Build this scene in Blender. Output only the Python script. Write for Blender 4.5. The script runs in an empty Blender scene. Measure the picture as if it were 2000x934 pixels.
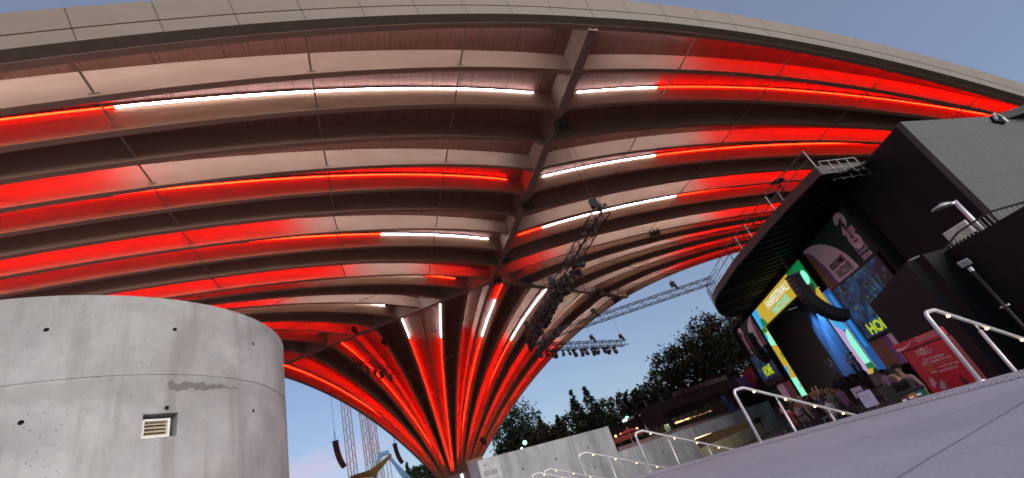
import bpy, bmesh, math, random
import numpy as np
from mathutils import Vector, Matrix
random.seed(7); rng = np.random.default_rng(7)
R = math.radians
C = bpy.context.scene.collection
SC = bpy.context.scene

# ------------------------------------------------------------------ camera
FPX, PITCH, ROLL = 861.187, .501, -.34
CAM_Z = 0.5
d0 = np.array([0, math.cos(PITCH), math.sin(PITCH)]); u0 = np.array([0, -math.sin(PITCH), math.cos(PITCH)]); r0 = np.array([1., 0, 0])
cR = math.cos(ROLL) * r0 + math.sin(ROLL) * u0
cU = -math.sin(ROLL) * r0 + math.cos(ROLL) * u0
cD = d0
cam = bpy.data.cameras.new('camera'); camo = bpy.data.objects.new('camera', cam); C.objects.link(camo)
camo.matrix_world = Matrix(((cR[0], cU[0], -cD[0], 0), (cR[1], cU[1], -cD[1], 0), (cR[2], cU[2], -cD[2], CAM_Z), (0, 0, 0, 1)))
cam.sensor_width = 36; cam.lens = 36 * FPX / 2000; cam.clip_start = .05; cam.clip_end = 5000
SC.camera = camo

# ------------------------------------------------------------------ sky, sun, exposure
SUN_AZ, SUN_EL = 140., 12.
SKY_SOFT, SKY_TINT = .52, (1.55, 1.80, 2.2, 1)   # thin high haze evening out the sky
w = bpy.data.worlds.new('World'); SC.world = w; w.use_nodes = True
nt = w.node_tree; bg = nt.nodes['Background']
sky = nt.nodes.new('ShaderNodeTexSky'); sky.sky_type = 'NISHITA'; sky.sun_disc = False
sky.sun_elevation = R(SUN_EL); sky.sun_rotation = R(SUN_AZ)
sky.air_density = 1.0; sky.dust_density = .6; sky.ozone_density = 3.0
# a thin band of pink dusk cloud low in the sky
tc = nt.nodes.new('ShaderNodeTexCoord'); mp = nt.nodes.new('ShaderNodeMapping'); mp.inputs['Scale'].default_value = (1.6, 1.6, 9)
nz = nt.nodes.new('ShaderNodeTexNoise'); nz.inputs['Scale'].default_value = 1.7; nz.inputs['Detail'].default_value = 5
nt.links.new(tc.outputs['Generated'], mp.inputs[0]); nt.links.new(mp.outputs[0], nz.inputs[0])
rp = nt.nodes.new('ShaderNodeValToRGB'); rp.color_ramp.elements[0].position = .47; rp.color_ramp.elements[1].position = .72
nt.links.new(nz.outputs[0], rp.inputs[0])
sx = nt.nodes.new('ShaderNodeSeparateXYZ'); nt.links.new(tc.outputs['Generated'], sx.inputs[0])
band = nt.nodes.new('ShaderNodeValToRGB'); cr = band.color_ramp
cr.elements[0].position = .06; cr.elements[0].color = (0, 0, 0, 1); cr.elements[1].position = .15; cr.elements[1].color = (1, 1, 1, 1)
e = cr.elements.new(.23); e.color = (0, 0, 0, 1)
nt.links.new(sx.outputs['Z'], band.inputs[0])
side = nt.nodes.new('ShaderNodeMapRange'); side.inputs[1].default_value = -.15; side.inputs[2].default_value = -.4; side.inputs[3].default_value = 0; side.inputs[4].default_value = 1
nt.links.new(sx.outputs['X'], side.inputs[0])
m1 = nt.nodes.new('ShaderNodeMath'); m1.operation = 'MULTIPLY'; nt.links.new(rp.outputs[0], m1.inputs[0]); nt.links.new(band.outputs[0], m1.inputs[1])
m2 = nt.nodes.new('ShaderNodeMath'); m2.operation = 'MULTIPLY'; nt.links.new(m1.outputs[0], m2.inputs[0]); nt.links.new(side.outputs[0], m2.inputs[1])
m3 = nt.nodes.new('ShaderNodeMath'); m3.operation = 'MULTIPLY'; m3.inputs[1].default_value = .5; nt.links.new(m2.outputs[0], m3.inputs[0])
mix = nt.nodes.new('ShaderNodeMix'); mix.data_type = 'RGBA'; mix.inputs[7].default_value = (4.3, 3.0, 3.5, 1)
soft = nt.nodes.new('ShaderNodeMix'); soft.data_type = 'RGBA'; soft.inputs[0].default_value = SKY_SOFT; soft.inputs[7].default_value = SKY_TINT
nt.links.new(sky.outputs[0], soft.inputs[6])
nt.links.new(m3.outputs[0], mix.inputs[0]); nt.links.new(soft.outputs[2], mix.inputs[6])
tint = nt.nodes.new('ShaderNodeMix'); tint.data_type = 'RGBA'; tint.blend_type = 'MULTIPLY'; tint.inputs[0].default_value = 1; tint.inputs[7].default_value = (.96, .905, .97, 1)
nt.links.new(mix.outputs[2], tint.inputs[6]); nt.links.new(tint.outputs[2], bg.inputs[0])
bg.inputs[1].default_value = .10
sl = bpy.data.lights.new('sun', 'SUN'); so = bpy.data.objects.new('sun', sl); C.objects.link(so)
sl.energy = 1.9; sl.angle = R(50); sl.color = (1, .935, .87)
sd = Vector((math.sin(R(SUN_AZ)) * math.cos(R(SUN_EL)), math.cos(R(SUN_AZ)) * math.cos(R(SUN_EL)), math.sin(R(SUN_EL))))
so.rotation_euler = sd.to_track_quat('Z', 'Y').to_euler()
EXPO = 1.0
GAIN = 2 ** EXPO
SC.view_settings.view_transform = 'Standard'; SC.view_settings.look = 'None'; SC.view_settings.gamma = 1
SC.view_settings.exposure = EXPO; SC.view_settings.use_curve_mapping = False
SC.render.engine = 'CYCLES'
cy = SC.cycles; cy.use_denoising = True; cy.max_bounces = 6; cy.diffuse_bounces = 4; cy.glossy_bounces = 3; cy.transmission_bounces = 2
cy.filter_width = 1.7; cy.sample_clamp_indirect = 6; cy.use_light_tree = True

# ------------------------------------------------------------------ helpers
def ray(x, y):
    return ((x - 1000) / FPX) * cR + ((467 - y) / FPX) * cU + cD
CAM = np.array([0, 0, CAM_Z])
def at_z(x, y, z):
    d = ray(x, y); return CAM + d * ((z - CAM_Z) / d[2])
def at_d(x, y, D):
    d = ray(x, y); return CAM + d * (D / math.hypot(d[0], d[1]))
def V3(*a): return np.array(a, float)
UP = V3(0, 0, 1)
def unit(v): v = np.asarray(v, float); return v / np.linalg.norm(v)

class MB:
    def __init__(s): s.v = []; s.f = []; s.m = []; s.uv = []; s.has_uv = False
    def add(s, vs, fs, mi=0, uv=None):
        b = len(s.v); s.v.extend([tuple(map(float, x)) for x in vs]); s.f.extend([tuple(b + i for i in f) for f in fs])
        s.m.extend([mi] * len(fs))
        if uv is not None: s.has_uv = True; s.uv.extend([tuple(map(float, q)) for q in uv])
        else: s.uv.extend([(0., 0.)] * len(vs))
        return s
    def box(s, c, size, ax=None, mi=0):
        c = V3(*c); ax = ax or (V3(1, 0, 0), V3(0, 1, 0), UP)
        h = [np.asarray(a) * (z / 2) for a, z in zip(ax, size)]
        vs = [c + i * h[0] + j * h[1] + k * h[2] for i in (-1, 1) for j in (-1, 1) for k in (-1, 1)]
        return s.add(vs, [(0, 1, 3, 2), (4, 6, 7, 5), (0, 4, 5, 1), (2, 3, 7, 6), (0, 2, 6, 4), (1, 5, 7, 3)], mi)
    def bar(s, p, q, w_, h_=None, mi=0, up=UP):
        p = V3(*p); q = V3(*q); d = q - p; L = np.linalg.norm(d)
        if L < 1e-6: return s
        d = d / L; a = np.cross(d, up)
        if np.linalg.norm(a) < 1e-3: a = np.cross(d, V3(0, 1, 0))
        a = unit(a); b = np.cross(a, d)
        return s.box((p + q) / 2, (L, w_, h_ or w_), (d, a, b), mi)
    def tube(s, pts, r, n=8, mi=0, cap=True):
        P = [V3(*p) for p in pts]; rr = r if hasattr(r, '__len__') else [r] * len(P)
        T = []
        for i in range(len(P)):
            t = P[min(i + 1, len(P) - 1)] - P[max(i - 1, 0)]; T.append(unit(t))
        a = np.cross(T[0], UP)
        if np.linalg.norm(a) < 1e-2: a = np.cross(T[0], V3(0, 1, 0))
        a = unit(a); vs = []
        for i, (p, t) in enumerate(zip(P, T)):
            a = unit(a - t * (a @ t)); b = np.cross(t, a)
            vs += [p + rr[i] * (math.cos(q) * a + math.sin(q) * b) for q in [2 * math.pi * j / n for j in range(n)]]
        fs = [(i * n + j, i * n + (j + 1) % n, (i + 1) * n + (j + 1) % n, (i + 1) * n + j) for i in range(len(P) - 1) for j in range(n)]
        if cap: fs += [tuple(range(n))[::-1], tuple((len(P) - 1) * n + j for j in range(n))]
        return s.add(vs, fs, mi)
    def prism(s, poly, base, ax, ay, az, th, mi=0):
        """2-D polygon (a,b) on plane base+ax*a+ay*b, extruded by th along az"""
        n = len(poly); base = V3(*base)
        lo = [base + ax * a + ay * b for a, b in poly]; hi = [p + np.asarray(az) * th for p in lo]
        return s.add(lo + hi, [tuple(range(n))[::-1], tuple(range(n, 2 * n))] + [(i, (i + 1) % n, n + (i + 1) % n, n + i) for i in range(n)], mi)
    def ball(s, c, r, nu=10, nv=7, mi=0, sc=(1, 1, 1)):
        c = V3(*c); vs = [c + V3(0, 0, r * sc[2])]
        for i in range(1, nv):
            th = math.pi * i / nv
            vs += [c + V3(r * sc[0] * math.sin(th) * math.cos(2 * math.pi * j / nu), r * sc[1] * math.sin(th) * math.sin(2 * math.pi * j / nu), r * sc[2] * math.cos(th)) for j in range(nu)]
        vs.append(c - V3(0, 0, r * sc[2])); fs = []
        for j in range(nu): fs.append((0, 1 + j, 1 + (j + 1) % nu))
        for i in range(nv - 2):
            for j in range(nu):
                a = 1 + i * nu; fs.append((a + j, a + nu + j, a + nu + (j + 1) % nu, a + (j + 1) % nu))
        l = len(vs) - 1; a = 1 + (nv - 2) * nu
        for j in range(nu): fs.append((l, a + (j + 1) % nu, a + j))
        return s.add(vs, fs, mi)
    def sweep(s, rows, closed=True, mi=0, uvs=None, caps=True):
        n = len(rows[0]); vs = [p for r_ in rows for p in r_]; fs = []
        for i in range(len(rows) - 1):
            for j in range(n if closed else n - 1):
                k = (j + 1) % n; fs.append((i * n + j, (i + 1) * n + j, (i + 1) * n + k, i * n + k))
        if caps and closed: fs += [tuple(range(n)), tuple((len(rows) - 1) * n + j for j in range(n))[::-1]]
        return s.add(vs, fs, mi, uvs)
    def build(s, name, mats, parent=None, smooth=False, loc=None, fixn=True):
        me = bpy.data.meshes.new(name)
        off = V3(*loc) if loc is not None else V3(0, 0, 0)
        if parent is not None: off = off + V3(*WORLD.get(parent.name, (0, 0, 0)))
        me.from_pydata([tuple(V3(*p) - off) for p in s.v], [], s.f)
        if not isinstance(mats, (list, tuple)): mats = [mats]
        for m_ in mats: me.materials.append(m_)
        if len(mats) > 1: me.polygons.foreach_set('material_index', s.m)
        if s.has_uv:
            l = me.uv_layers.new(name='UVMap'); idx = np.empty(len(me.loops), int); me.loops.foreach_get('vertex_index', idx)
            l.data.foreach_set('uv', np.array(s.uv)[idx].ravel())
        if fixn:
            bm = bmesh.new(); bm.from_mesh(me); bmesh.ops.recalc_face_normals(bm, faces=bm.faces); bm.to_mesh(me); bm.free()
        if smooth: me.polygons.foreach_set('use_smooth', [True] * len(me.polygons))
        me.update()
        o = bpy.data.objects.new(name, me); C.objects.link(o)
        if loc is not None: o.location = Vector(loc)
        if parent is not None: o.parent = parent
        WORLD[o.name] = tuple(off)
        return o
WORLD = {}
def thing(name, label, cat, loc=(0, 0, 0), group=None):
    o = bpy.data.objects.new(name, None); C.objects.link(o); o.location = Vector([float(x) for x in loc]); o.empty_display_size = .2
    o['label'] = label; o['category'] = cat
    if group: o['group'] = group
    WORLD[o.name] = tuple(float(x) for x in loc)
    return o
def tag(o, label, cat, group=None):
    o['label'] = label; o['category'] = cat
    if group: o['group'] = group
    return o
def struct(o): o['kind'] = 'structure'; return o
def base_of(mb):
    a = np.array(mb.v); return ((a[:, 0].min() + a[:, 0].max()) / 2, (a[:, 1].min() + a[:, 1].max()) / 2, a[:, 2].min())
def single(name, mb, mats, label, cat, group=None, smooth=False):
    return tag(mb.build(name, mats, None, smooth, loc=base_of(mb)), label, cat, group)
def dup(root, loc, label=None, rotz=None):
    r_ = root.copy(); C.objects.link(r_); r_.location = Vector([float(x) for x in loc])
    if rotz is not None: r_.rotation_euler = (0, 0, rotz)
    if label: r_['label'] = label
    for ch in list(root.children):
        c_ = ch.copy(); C.objects.link(c_); c_.parent = r_
        for g in ch.children:
            g_ = g.copy(); C.objects.link(g_); g_.parent = c_
    return r_

# ------------------------------------------------------------------ materials
def lin(c): return tuple(((x / 255) / 12.92 if x / 255 <= .04045 else ((x / 255 + .055) / 1.055) ** 2.4) for x in c)
class N:
    """small node-tree writer"""
    def __init__(s, name):
        s.mat = bpy.data.materials.new(name); s.mat.use_nodes = True; s.t = s.mat.node_tree; s.b = s.t.nodes['Principled BSDF']
    def n(s, typ, **kw):
        x = s.t.nodes.new(typ)
        for k, v in kw.items():
            if k.startswith('i_'): x.inputs[k[2:].replace('_', ' ')].default_value = v
            else: setattr(x, k, v)
        return x
    def l(s, a, b): s.t.links.new(a, b)
    def coord(s, scale=(1, 1, 1), kind='Object', rot=(0, 0, 0)):
        t = s.n('ShaderNodeTexCoord'); m_ = s.n('ShaderNodeMapping'); m_.inputs['Scale'].default_value = scale; m_.inputs['Rotation'].default_value = rot
        s.l(t.outputs[kind], m_.inputs[0]); return m_.outputs[0]
    def noise(s, co, scale, detail=4, rough=.55, dist=0):
        x = s.n('ShaderNodeTexNoise'); x.inputs['Scale'].default_value = scale; x.inputs['Detail'].default_value = detail; x.inputs['Roughness'].default_value = rough; x.inputs['Distortion'].default_value = dist
        s.l(co, x.inputs['Vector']); return x.outputs['Fac']
    def ramp(s, fac, stops):
        x = s.n('ShaderNodeValToRGB'); r_ = x.color_ramp
        while len(r_.elements) < len(stops): r_.elements.new(.5)
        for e_, (p, c) in zip(r_.elements, stops):
            e_.position = p; e_.color = (*c, 1) if hasattr(c, '__len__') else (c, c, c, 1)
        s.l(fac, x.inputs[0]); return x.outputs[0]
    def mix(s, fac, a, b, mode='MIX'):
        x = s.n('ShaderNodeMix'); x.data_type = 'RGBA'; x.blend_type = mode
        for sock, v in ((0, fac), (6, a), (7, b)):
            if hasattr(v, 'is_linked'): s.l(v, x.inputs[sock])
            elif hasattr(v, '__len__'): x.inputs[sock].default_value = (*v, 1)
            else: x.inputs[sock].default_value = v if sock == 0 else (v, v, v, 1)
        return x.outputs[2]
    def math(s, op, a, b=0):
        x = s.n('ShaderNodeMath'); x.operation = op
        for i, v in enumerate((a, b)):
            if hasattr(v, 'is_linked'): s.l(v, x.inputs[i])
            else: x.inputs[i].default_value = v
        return x.outputs[0]
    def bump(s, h, strength=.3, dist=.01):
        x = s.n('ShaderNodeBump'); x.inputs['Strength'].default_value = strength; x.inputs['Distance'].default_value = dist
        s.l(h, x.inputs['Height']); s.l(x.outputs[0], s.b.inputs['Normal'])
    def base(s, c): s.l(c, s.b.inputs['Base Color'])
def M(name, col, rough=.6, metal=0, vary=.18, scale=3., spec=.5):
    q = N(name); co = q.coord()
    f = q.noise(co, scale, 5)
    a = tuple(x * (1 - vary) for x in col); b = tuple(min(1, x * (1 + vary)) for x in col)
    q.base(q.ramp(f, [(.3, a), (.7, b)]))
    g = q.noise(co, scale * 4, 3)
    q.l(q.ramp(g, [(.3, max(0, rough - .1)), (.7, min(1, rough + .1))]), q.b.inputs['Roughness'])
    q.b.inputs['Metallic'].default_value = metal; q.b.inputs['Specular IOR Level'].default_value = spec
    return q.mat
def emis(name, srgb, k=1.):
    m_ = bpy.data.materials.new(name); m_.use_nodes = True; t = m_.node_tree
    b = t.nodes['Principled BSDF']; c = lin(srgb)
    b.inputs['Base Color'].default_value = (.02, .02, .02, 1); b.inputs['Emission Color'].default_value = (*c, 1); b.inputs['Emission Strength'].default_value = k / GAIN
    return m_

def glulam():
    q = N('glulam_wood'); t = q.n('ShaderNodeUVMap'); t.uv_map = 'UVMap'
    mp_ = q.n('ShaderNodeMapping'); mp_.inputs['Scale'].default_value = (.12, 6, 1); q.l(t.outputs[0], mp_.inputs[0])
    f = q.noise(mp_.outputs[0], 5, 6, .6)
    mp2 = q.n('ShaderNodeMapping'); mp2.inputs['Scale'].default_value = (.35, .9, 1); q.l(t.outputs[0], mp2.inputs[0])
    g = q.noise(mp2.outputs[0], 1.3, 4)
    c = q.ramp(f, [(.3, (.40, .26, .17)), (.7, (.49, .33, .225))])
    c = q.mix(q.ramp(g, [(.35, 0.), (.7, .45)]), c, (.35, .215, .13))
    q.base(c); q.b.inputs['Roughness'].default_value = .75; q.bump(f, .15, .01); return q.mat
def deckmat():
    q = N('timber_deck_boards'); t = q.n('ShaderNodeUVMap'); t.uv_map = 'UVMap'
    sp = q.n('ShaderNodeSeparateXYZ'); q.l(t.outputs[0], sp.inputs[0])
    mp_ = q.n('ShaderNodeMapping'); mp_.inputs['Scale'].default_value = (5, .25, 1); q.l(t.outputs[0], mp_.inputs[0])
    f = q.noise(mp_.outputs[0], 2.2, 6, .65)
    c = q.ramp(f, [(.25, (.15, .066, .040)), (.48, (.31, .15, .096)), (.78, (.41, .215, .145))])
    mp3 = q.n('ShaderNodeMapping'); mp3.inputs['Scale'].default_value = (1, .35, 1); q.l(t.outputs[0], mp3.inputs[0])
    st = q.noise(mp3.outputs[0], 1.8, 5, .7)
    c = q.mix(q.ramp(st, [(.6, 0.), (.68, .55)]), c, (.13, .08, .055))
    mp4 = q.n('ShaderNodeMapping'); mp4.inputs['Scale'].default_value = (9, 3, 1); q.l(t.outputs[0], mp4.inputs[0])
    vk = q.n('ShaderNodeTexVoronoi'); vk.inputs['Scale'].default_value = .6; q.l(mp4.outputs[0], vk.inputs[0])
    c = q.mix(q.ramp(vk.outputs['Distance'], [(.04, .6), (.09, 0.)]), c, (.07, .04, .03))
    fr = q.math('FRACT', q.math('DIVIDE', sp.outputs[0], 2.5)); j = q.math('LESS_THAN', fr, .012)
    c = q.mix(j, c, (.03, .02, .015)); q.base(c); q.b.inputs['Roughness'].default_value = .8; q.bump(f, .2, .01); return q.mat
def concrete(name, lo, hi, pores=True, sc=1., stain=None, streak=True):
    q = N(name); co = q.coord()
    a = q.noise(co, 1.1 * sc, 8, .62, .4); b = q.noise(co, 6 * sc, 6, .6); c3 = q.noise(q.coord((1, 1, .12)), 5 * sc, 5, .6)
    c = q.ramp(a, [(.34, lo), (.62, hi)])
    c = q.mix(q.ramp(b, [(.4, .0), (.75, .35)]), c, tuple(x * .72 for x in lo))
    if streak: c = q.mix(q.ramp(c3, [(.50, 0.), (.70, .6)]), c, (lo[0] * .72, lo[1] * .68, lo[2] * .62))
    if pores:
        v = q.n('ShaderNodeTexVoronoi'); v.inputs['Scale'].default_value = 26 * sc; q.l(co, v.inputs[0])
        msk = q.noise(co, 2.3 * sc, 3); thr = q.ramp(msk, [(.35, .05), (.65, .17)])
        p = q.math('LESS_THAN', v.outputs['Distance'], thr)
        v2 = q.n('ShaderNodeTexVoronoi'); v2.inputs['Scale'].default_value = 26 * sc; v2.feature = 'F1'; q.l(co, v2.inputs[0])
        rnd = q.n('ShaderNodeSeparateColor'); q.l(v2.outputs['Color'], rnd.inputs[0])
        p = q.math('MULTIPLY', p, q.math('GREATER_THAN', rnd.outputs[0], .35))
        c = q.mix(q.math('MULTIPLY', p, .75), c, tuple(x * .25 for x in lo))
    if stain is not None: c = stain(q, c)
    q.base(c); q.b.inputs['Roughness'].default_value = .85; q.b.inputs['Specular IOR Level'].default_value = .25
    q.bump(b, .25, .006); return q.mat

MT = {}
MT['glulam'] = glulam(); MT['deck'] = deckmat()
MT['tan_steel'] = M('tan_painted_steel', (.40, .30, .21), .5, 0, .1)
MT['rod'] = M('brace_rod_paint', (.34, .25, .17), .5)
MT['bracket'] = M('bracket_steel', (.30, .23, .16), .5)
MT['black_metal'] = M('black_metal', (.012, .012, .013), .45, .3)
MT['grey_metal'] = M('grey_truss_metal', (.05, .05, .055), .45, .4)
MT['galv'] = M('brushed_rail_steel', (.66, .65, .66), .38, .35, .10, 6)
MT['black_paint'] = M('black_wall_paint', (.006, .006, .0065), .85, 0, .3, .6, .2)
MT['rubber'] = M('black_rubber', (.01, .01, .01), .8)
# ================================================================== the ground
FLOOR = -1.42
plaza_edge = [(-6.5, 24.5), (-3.2, 19.0), (-1.2, 15.8), (0.78, 12.43), (2.124, 10.395), (3.048, 9.05), (4.164, 7.092), (4.826, 5.796), (5.75, 3.7), (7.1, 0), (8.2, -4), (9.4, -10)]
g = MB(); s_ = 1500
g.add([(-s_, -s_, FLOOR), (s_, -s_, FLOOR), (s_, s_, FLOOR), (-s_, s_, FLOOR)], [(0, 1, 2, 3)])
gm = N('dark_asphalt'); co = gm.coord(); gm.base(gm.ramp(gm.noise(co, .6, 6), [(.3, (.05, .05, .05)), (.7, (.09, .085, .08))])); gm.b.inputs['Roughness'].default_value = .9
struct(g.build('ground', gm.mat))
def plaza_mat():
    q = N('plaza_concrete'); co = q.coord()
    a = q.noise(co, .9, 7, .6, .3); b = q.noise(co, 45, 4, .7); d = q.noise(q.coord((1, 1, 1), 'Object', (0, 0, .9)), .35, 5, .6)
    c = q.ramp(a, [(.28, (.295, .342, .395)), (.5, (.35, .40, .458)), (.72, (.40, .452, .51))])
    c = q.mix(q.ramp(b, [(.38, .55), (.6, 0.)]), c, (.22, .25, .30))
    c = q.mix(q.ramp(d, [(.55, 0.), (.75, .4)]), c, (.235, .27, .32))
    s3 = q.noise(co, 2.6, 6, .65, .8); c = q.mix(q.ramp(s3, [(.56, 0.), (.70, .35)]), c, (.20, .215, .25))
    v = q.n('ShaderNodeTexVoronoi'); v.inputs['Scale'].default_value = 2.1; q.l(co, v.inputs[0])
    c = q.mix(q.ramp(v.outputs['Distance'], [(.02, .8), (.035, 0.)]), c, (.10, .09, .095))
    q.base(c); q.b.inputs['Roughness'].default_value = .85; q.bump(b, .35, .003); return q.mat
pm = plaza_mat()
pl = MB(); poly = [(x, y) for x, y in plaza_edge] + [(-30, -10), (-30, 24.5)]
pl.prism(poly, (0, 0, FLOOR + .01), V3(1, 0, 0), V3(0, 1, 0), UP, -FLOOR - .01)
struct(pl.build('plaza', pm))
# joints: thin grooves filled dark
def strip(pts, wd, z):
    m_ = MB(); P = [V3(x, y, z) for x, y in pts]; L = []
    for i, p in enumerate(P):
        t = unit(P[min(i + 1, len(P) - 1)] - P[max(i - 1, 0)]); n_ = V3(-t[1], t[0], 0); L.append((p + n_ * wd / 2, p - n_ * wd / 2))
    for i in range(len(L) - 1): m_.add([L[i][0], L[i][1], L[i + 1][1], L[i + 1][0]], [(0, 1, 2, 3)])
    return m_
jm = M('joint_filler', (.17, .175, .20), .95)
rj = random.Random(5)
for px in ([(1500, 905), (1620, 874), (1750, 843), (1880, 800), (2000, 768), (2100, 738)], [(1730, 950), (1760, 931), (1830, 888), (1900, 846), (1940, 822), (2000, 786), (2060, 748)], [(1100, 1010), (1300, 962), (1500, 905)]):
    W = [at_z(x, y, 0)[:2] for x, y in px]; Q = []
    for a, b in zip(W[:-1], W[1:]):
        for t in np.linspace(0, 1, 6, endpoint=False): Q.append(a + (b - a) * t + np.array([rj.uniform(-.006, .006), rj.uniform(-.006, .006)]))
    struct(strip(Q, .009, .004).build('paving_joint', jm))
# tactile paving along the top of the steps: domed plates
pe = np.array(plaza_edge)
def along(off, step, i0=2, i1=10):
    out = []; acc = 0
    for i in range(i0, i1):
        a, b = pe[i], pe[i + 1]; t = unit(b - a); n_ = np.array([t[1], -t[0]]) * -1      # inward
        n_ = np.array([-t[1], t[0]]); n_ = n_ if (n_ @ np.array([-.86, -.5])) > 0 else -n_
        L = np.linalg.norm(b - a); s0 = acc
        while s0 < L: out.append((a + t * s0 + n_ * off, t, n_)); s0 += step
        acc = s0 - L
    return out
tm = M('tactile_paving', (.30, .295, .34), .8, 0, .15, 8)
tb = MB()
inn = [p for p, t, n_ in along(.24, .3)]; out_ = [p for p, t, n_ in along(.86, .3)]
for i in range(len(inn) - 1): tb.add([(*inn[i], .004), (*inn[i + 1], .004), (*out_[i + 1], .004), (*out_[i], .004)], [(0, 1, 2, 3)])
for row in range(10):
    for p, t, n_ in along(.27 + row * .062, .062):
        rr, n8 = .0155, 8
        v0 = [(p[0] + 1.5 * rr * math.cos(a), p[1] + 1.5 * rr * math.sin(a), .0035) for a in np.arange(n8) * 2 * math.pi / n8]
        v1 = [(p[0] + .95 * rr * math.cos(a), p[1] + .95 * rr * math.sin(a), .0125) for a in np.arange(n8) * 2 * math.pi / n8]
        tb.add(v0 + v1, [tuple(range(n8, 2 * n8))] + [(i, (i + 1) % n8, n8 + (i + 1) % n8, n8 + i) for i in range(n8)])
struct(tb.build('tactile_paving', tm))
# the flight of steps going down to the arena floor
OUTN = unit(V3(.86, .5, 0)); stp = MB()
def off_edge(s):
    o = []
    for i in range(len(pe)):
        t = unit(pe[min(i + 1, len(pe) - 1)] - pe[max(i - 1, 0)]); n_ = np.array([-t[1], t[0]]); n_ = n_ if n_ @ OUTN[:2] > 0 else -n_
        o.append(pe[i] + n_ * s)
    return o
for k in range(8):
    a, b = off_edge(.005 + .36 * k), off_edge(.36 * (k + 1)); zt = -.158 * (k + 1)
    for i in range(1, 10):
        lo = [(*a[i], FLOOR + .005), (*a[i + 1], FLOOR + .005), (*b[i + 1], FLOOR + .005), (*b[i], FLOOR + .005)]; hi = [(x, y, zt) for x, y, _ in lo]
        stp.add(lo + hi, [(4, 5, 6, 7), (0, 1, 5, 4), (3, 2, 6, 7), (0, 3, 7, 4), (1, 2, 6, 5)])
struct(stp.build('steps', pm))

# ================================================================== the arch roof
VC, VA, VB = np.array([-27.663, 100.017]), np.array([-39.544, -4.309]), np.array([56.745, 37.565])
FEET = (VC, VA, VB); ZF, ZO, ZM, PP, EDGE = 2.277, 20.794, 21.171, 1.864, .976
OO = (VC + VA + VB) / 3
def rib_end(foot, k):
    F, N1, N2 = FEET[foot], FEET[(foot + 1) % 3], FEET[(foot + 2) % 3]
    M_, s = ((F + N1) / 2, k / 10) if k <= 10 else ((F + N2) / 2, (20 - k) / 10)
    M_ = OO + (M_ - OO) * EDGE
    return M_ + (OO - M_) * s, ZM + (ZO - ZM) * s
def rib(foot, k, t):
    t = np.asarray(t, float); F = FEET[foot]; E, zE = rib_end(foot, k)
    xy = F + (E - F) * t[..., None]; z = ZF + (zE - ZF) * (1 - (1 - t) ** PP)
    dz = (zE - ZF) * PP * (1 - t) ** (PP - 1) / np.linalg.norm(E - F)
    u = unit(E - F); nn = np.stack([-dz * u[0], -dz * u[1], np.ones_like(dz)], -1); nn /= np.linalg.norm(nn, axis=-1, keepdims=True)
    return np.concatenate([xy, z[..., None]], -1), nn
def rib_side(foot, k):
    E, _ = rib_end(foot, k); u = unit(E - FEET[foot]); s = V3(-u[1], u[0], 0)
    E2, _ = rib_end(foot, min(k + 1, 20)); E1, _ = rib_end(foot, max(k - 1, 0))
    return s if s[:2] @ (E2 - E1) > 0 else -s
def depth(k, t=1.):
    kk = min(k, 20 - k); return 1.5 - .035 * kk
RW = .30
roof = thing('arch_roof', 'huge timber vault of curved ribs on a steel ridge, washed red and white', 'roof', (OO[0], OO[1], FLOOR))
tsamp = 1 - (1 - np.linspace(0, 1, 44)) ** 1.0; tsamp = .02 + tsamp * .98
ribs = {}
for foot in range(3):
    for k in range(21):
        tt = tsamp.copy(); P, n_ = rib(foot, k, tt); s = rib_side(foot, k); d = depth(k)
        L = np.linalg.norm(np.diff(P, axis=0), axis=1).cumsum(); L = np.r_[0, L]
        b = MB()
        # four faces with their own uv (u along, v across), unwelded edges for clean shading
        cs = [(P - s * RW / 2, P + s * RW / 2), (P + s * RW / 2, P + s * RW / 2 + n_ * d), (P + s * RW / 2 + n_ * d, P - s * RW / 2 + n_ * d), (P - s * RW / 2 + n_ * d, P - s * RW / 2)]
        for fi, (A_, B_) in enumerate(cs):
            m = len(A_); wd = RW if fi in (0, 2) else d
            vs = list(A_) + list(B_); uv = [(L[i] + 37 * k + 11 * foot, fi * 3.1) for i in range(m)] + [(L[i] + 37 * k + 11 * foot, fi * 3.1 + wd) for i in range(m)]
            b.add(vs, [(i, i + 1, m + i + 1, m + i) for i in range(m - 1)], 0, uv)
        ribs[foot, k] = b.build('rib', MT['glulam'], roof, fixn=False)
# deck between the ribs: one vault panel for each of the six segments
for foot in range(3):
    for k0 in (0, 10):
        b = MB(); tt = .02 + .98 * np.linspace(0, 1, 44)
        rows = []
        for k in range(k0, k0 + 11):
            P, n_ = rib(foot, k, tt); rows.append((P + n_ * (depth(k) - .004), P + n_ * (depth(k) + .25)))
        Ls = np.r_[0, np.linalg.norm(np.diff(rows[0][0], axis=0), axis=1).cumsum()]
        m = len(tt)
        for side in (0, 1):
            vs = [p for r_ in rows for p in r_[side]]; uv = [(Ls[j], i * 3.0 * tt[j] + 100 * foot + 40 * k0) for i in range(11) for j in range(m)]
            b.add(vs, [(i * m + j, i * m + j + 1, (i + 1) * m + j + 1, (i + 1) * m + j) for i in range(10) for j in range(m - 1)], 0, uv)
        b.build('roof_deck', MT['deck'], roof, fixn=False)
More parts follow.
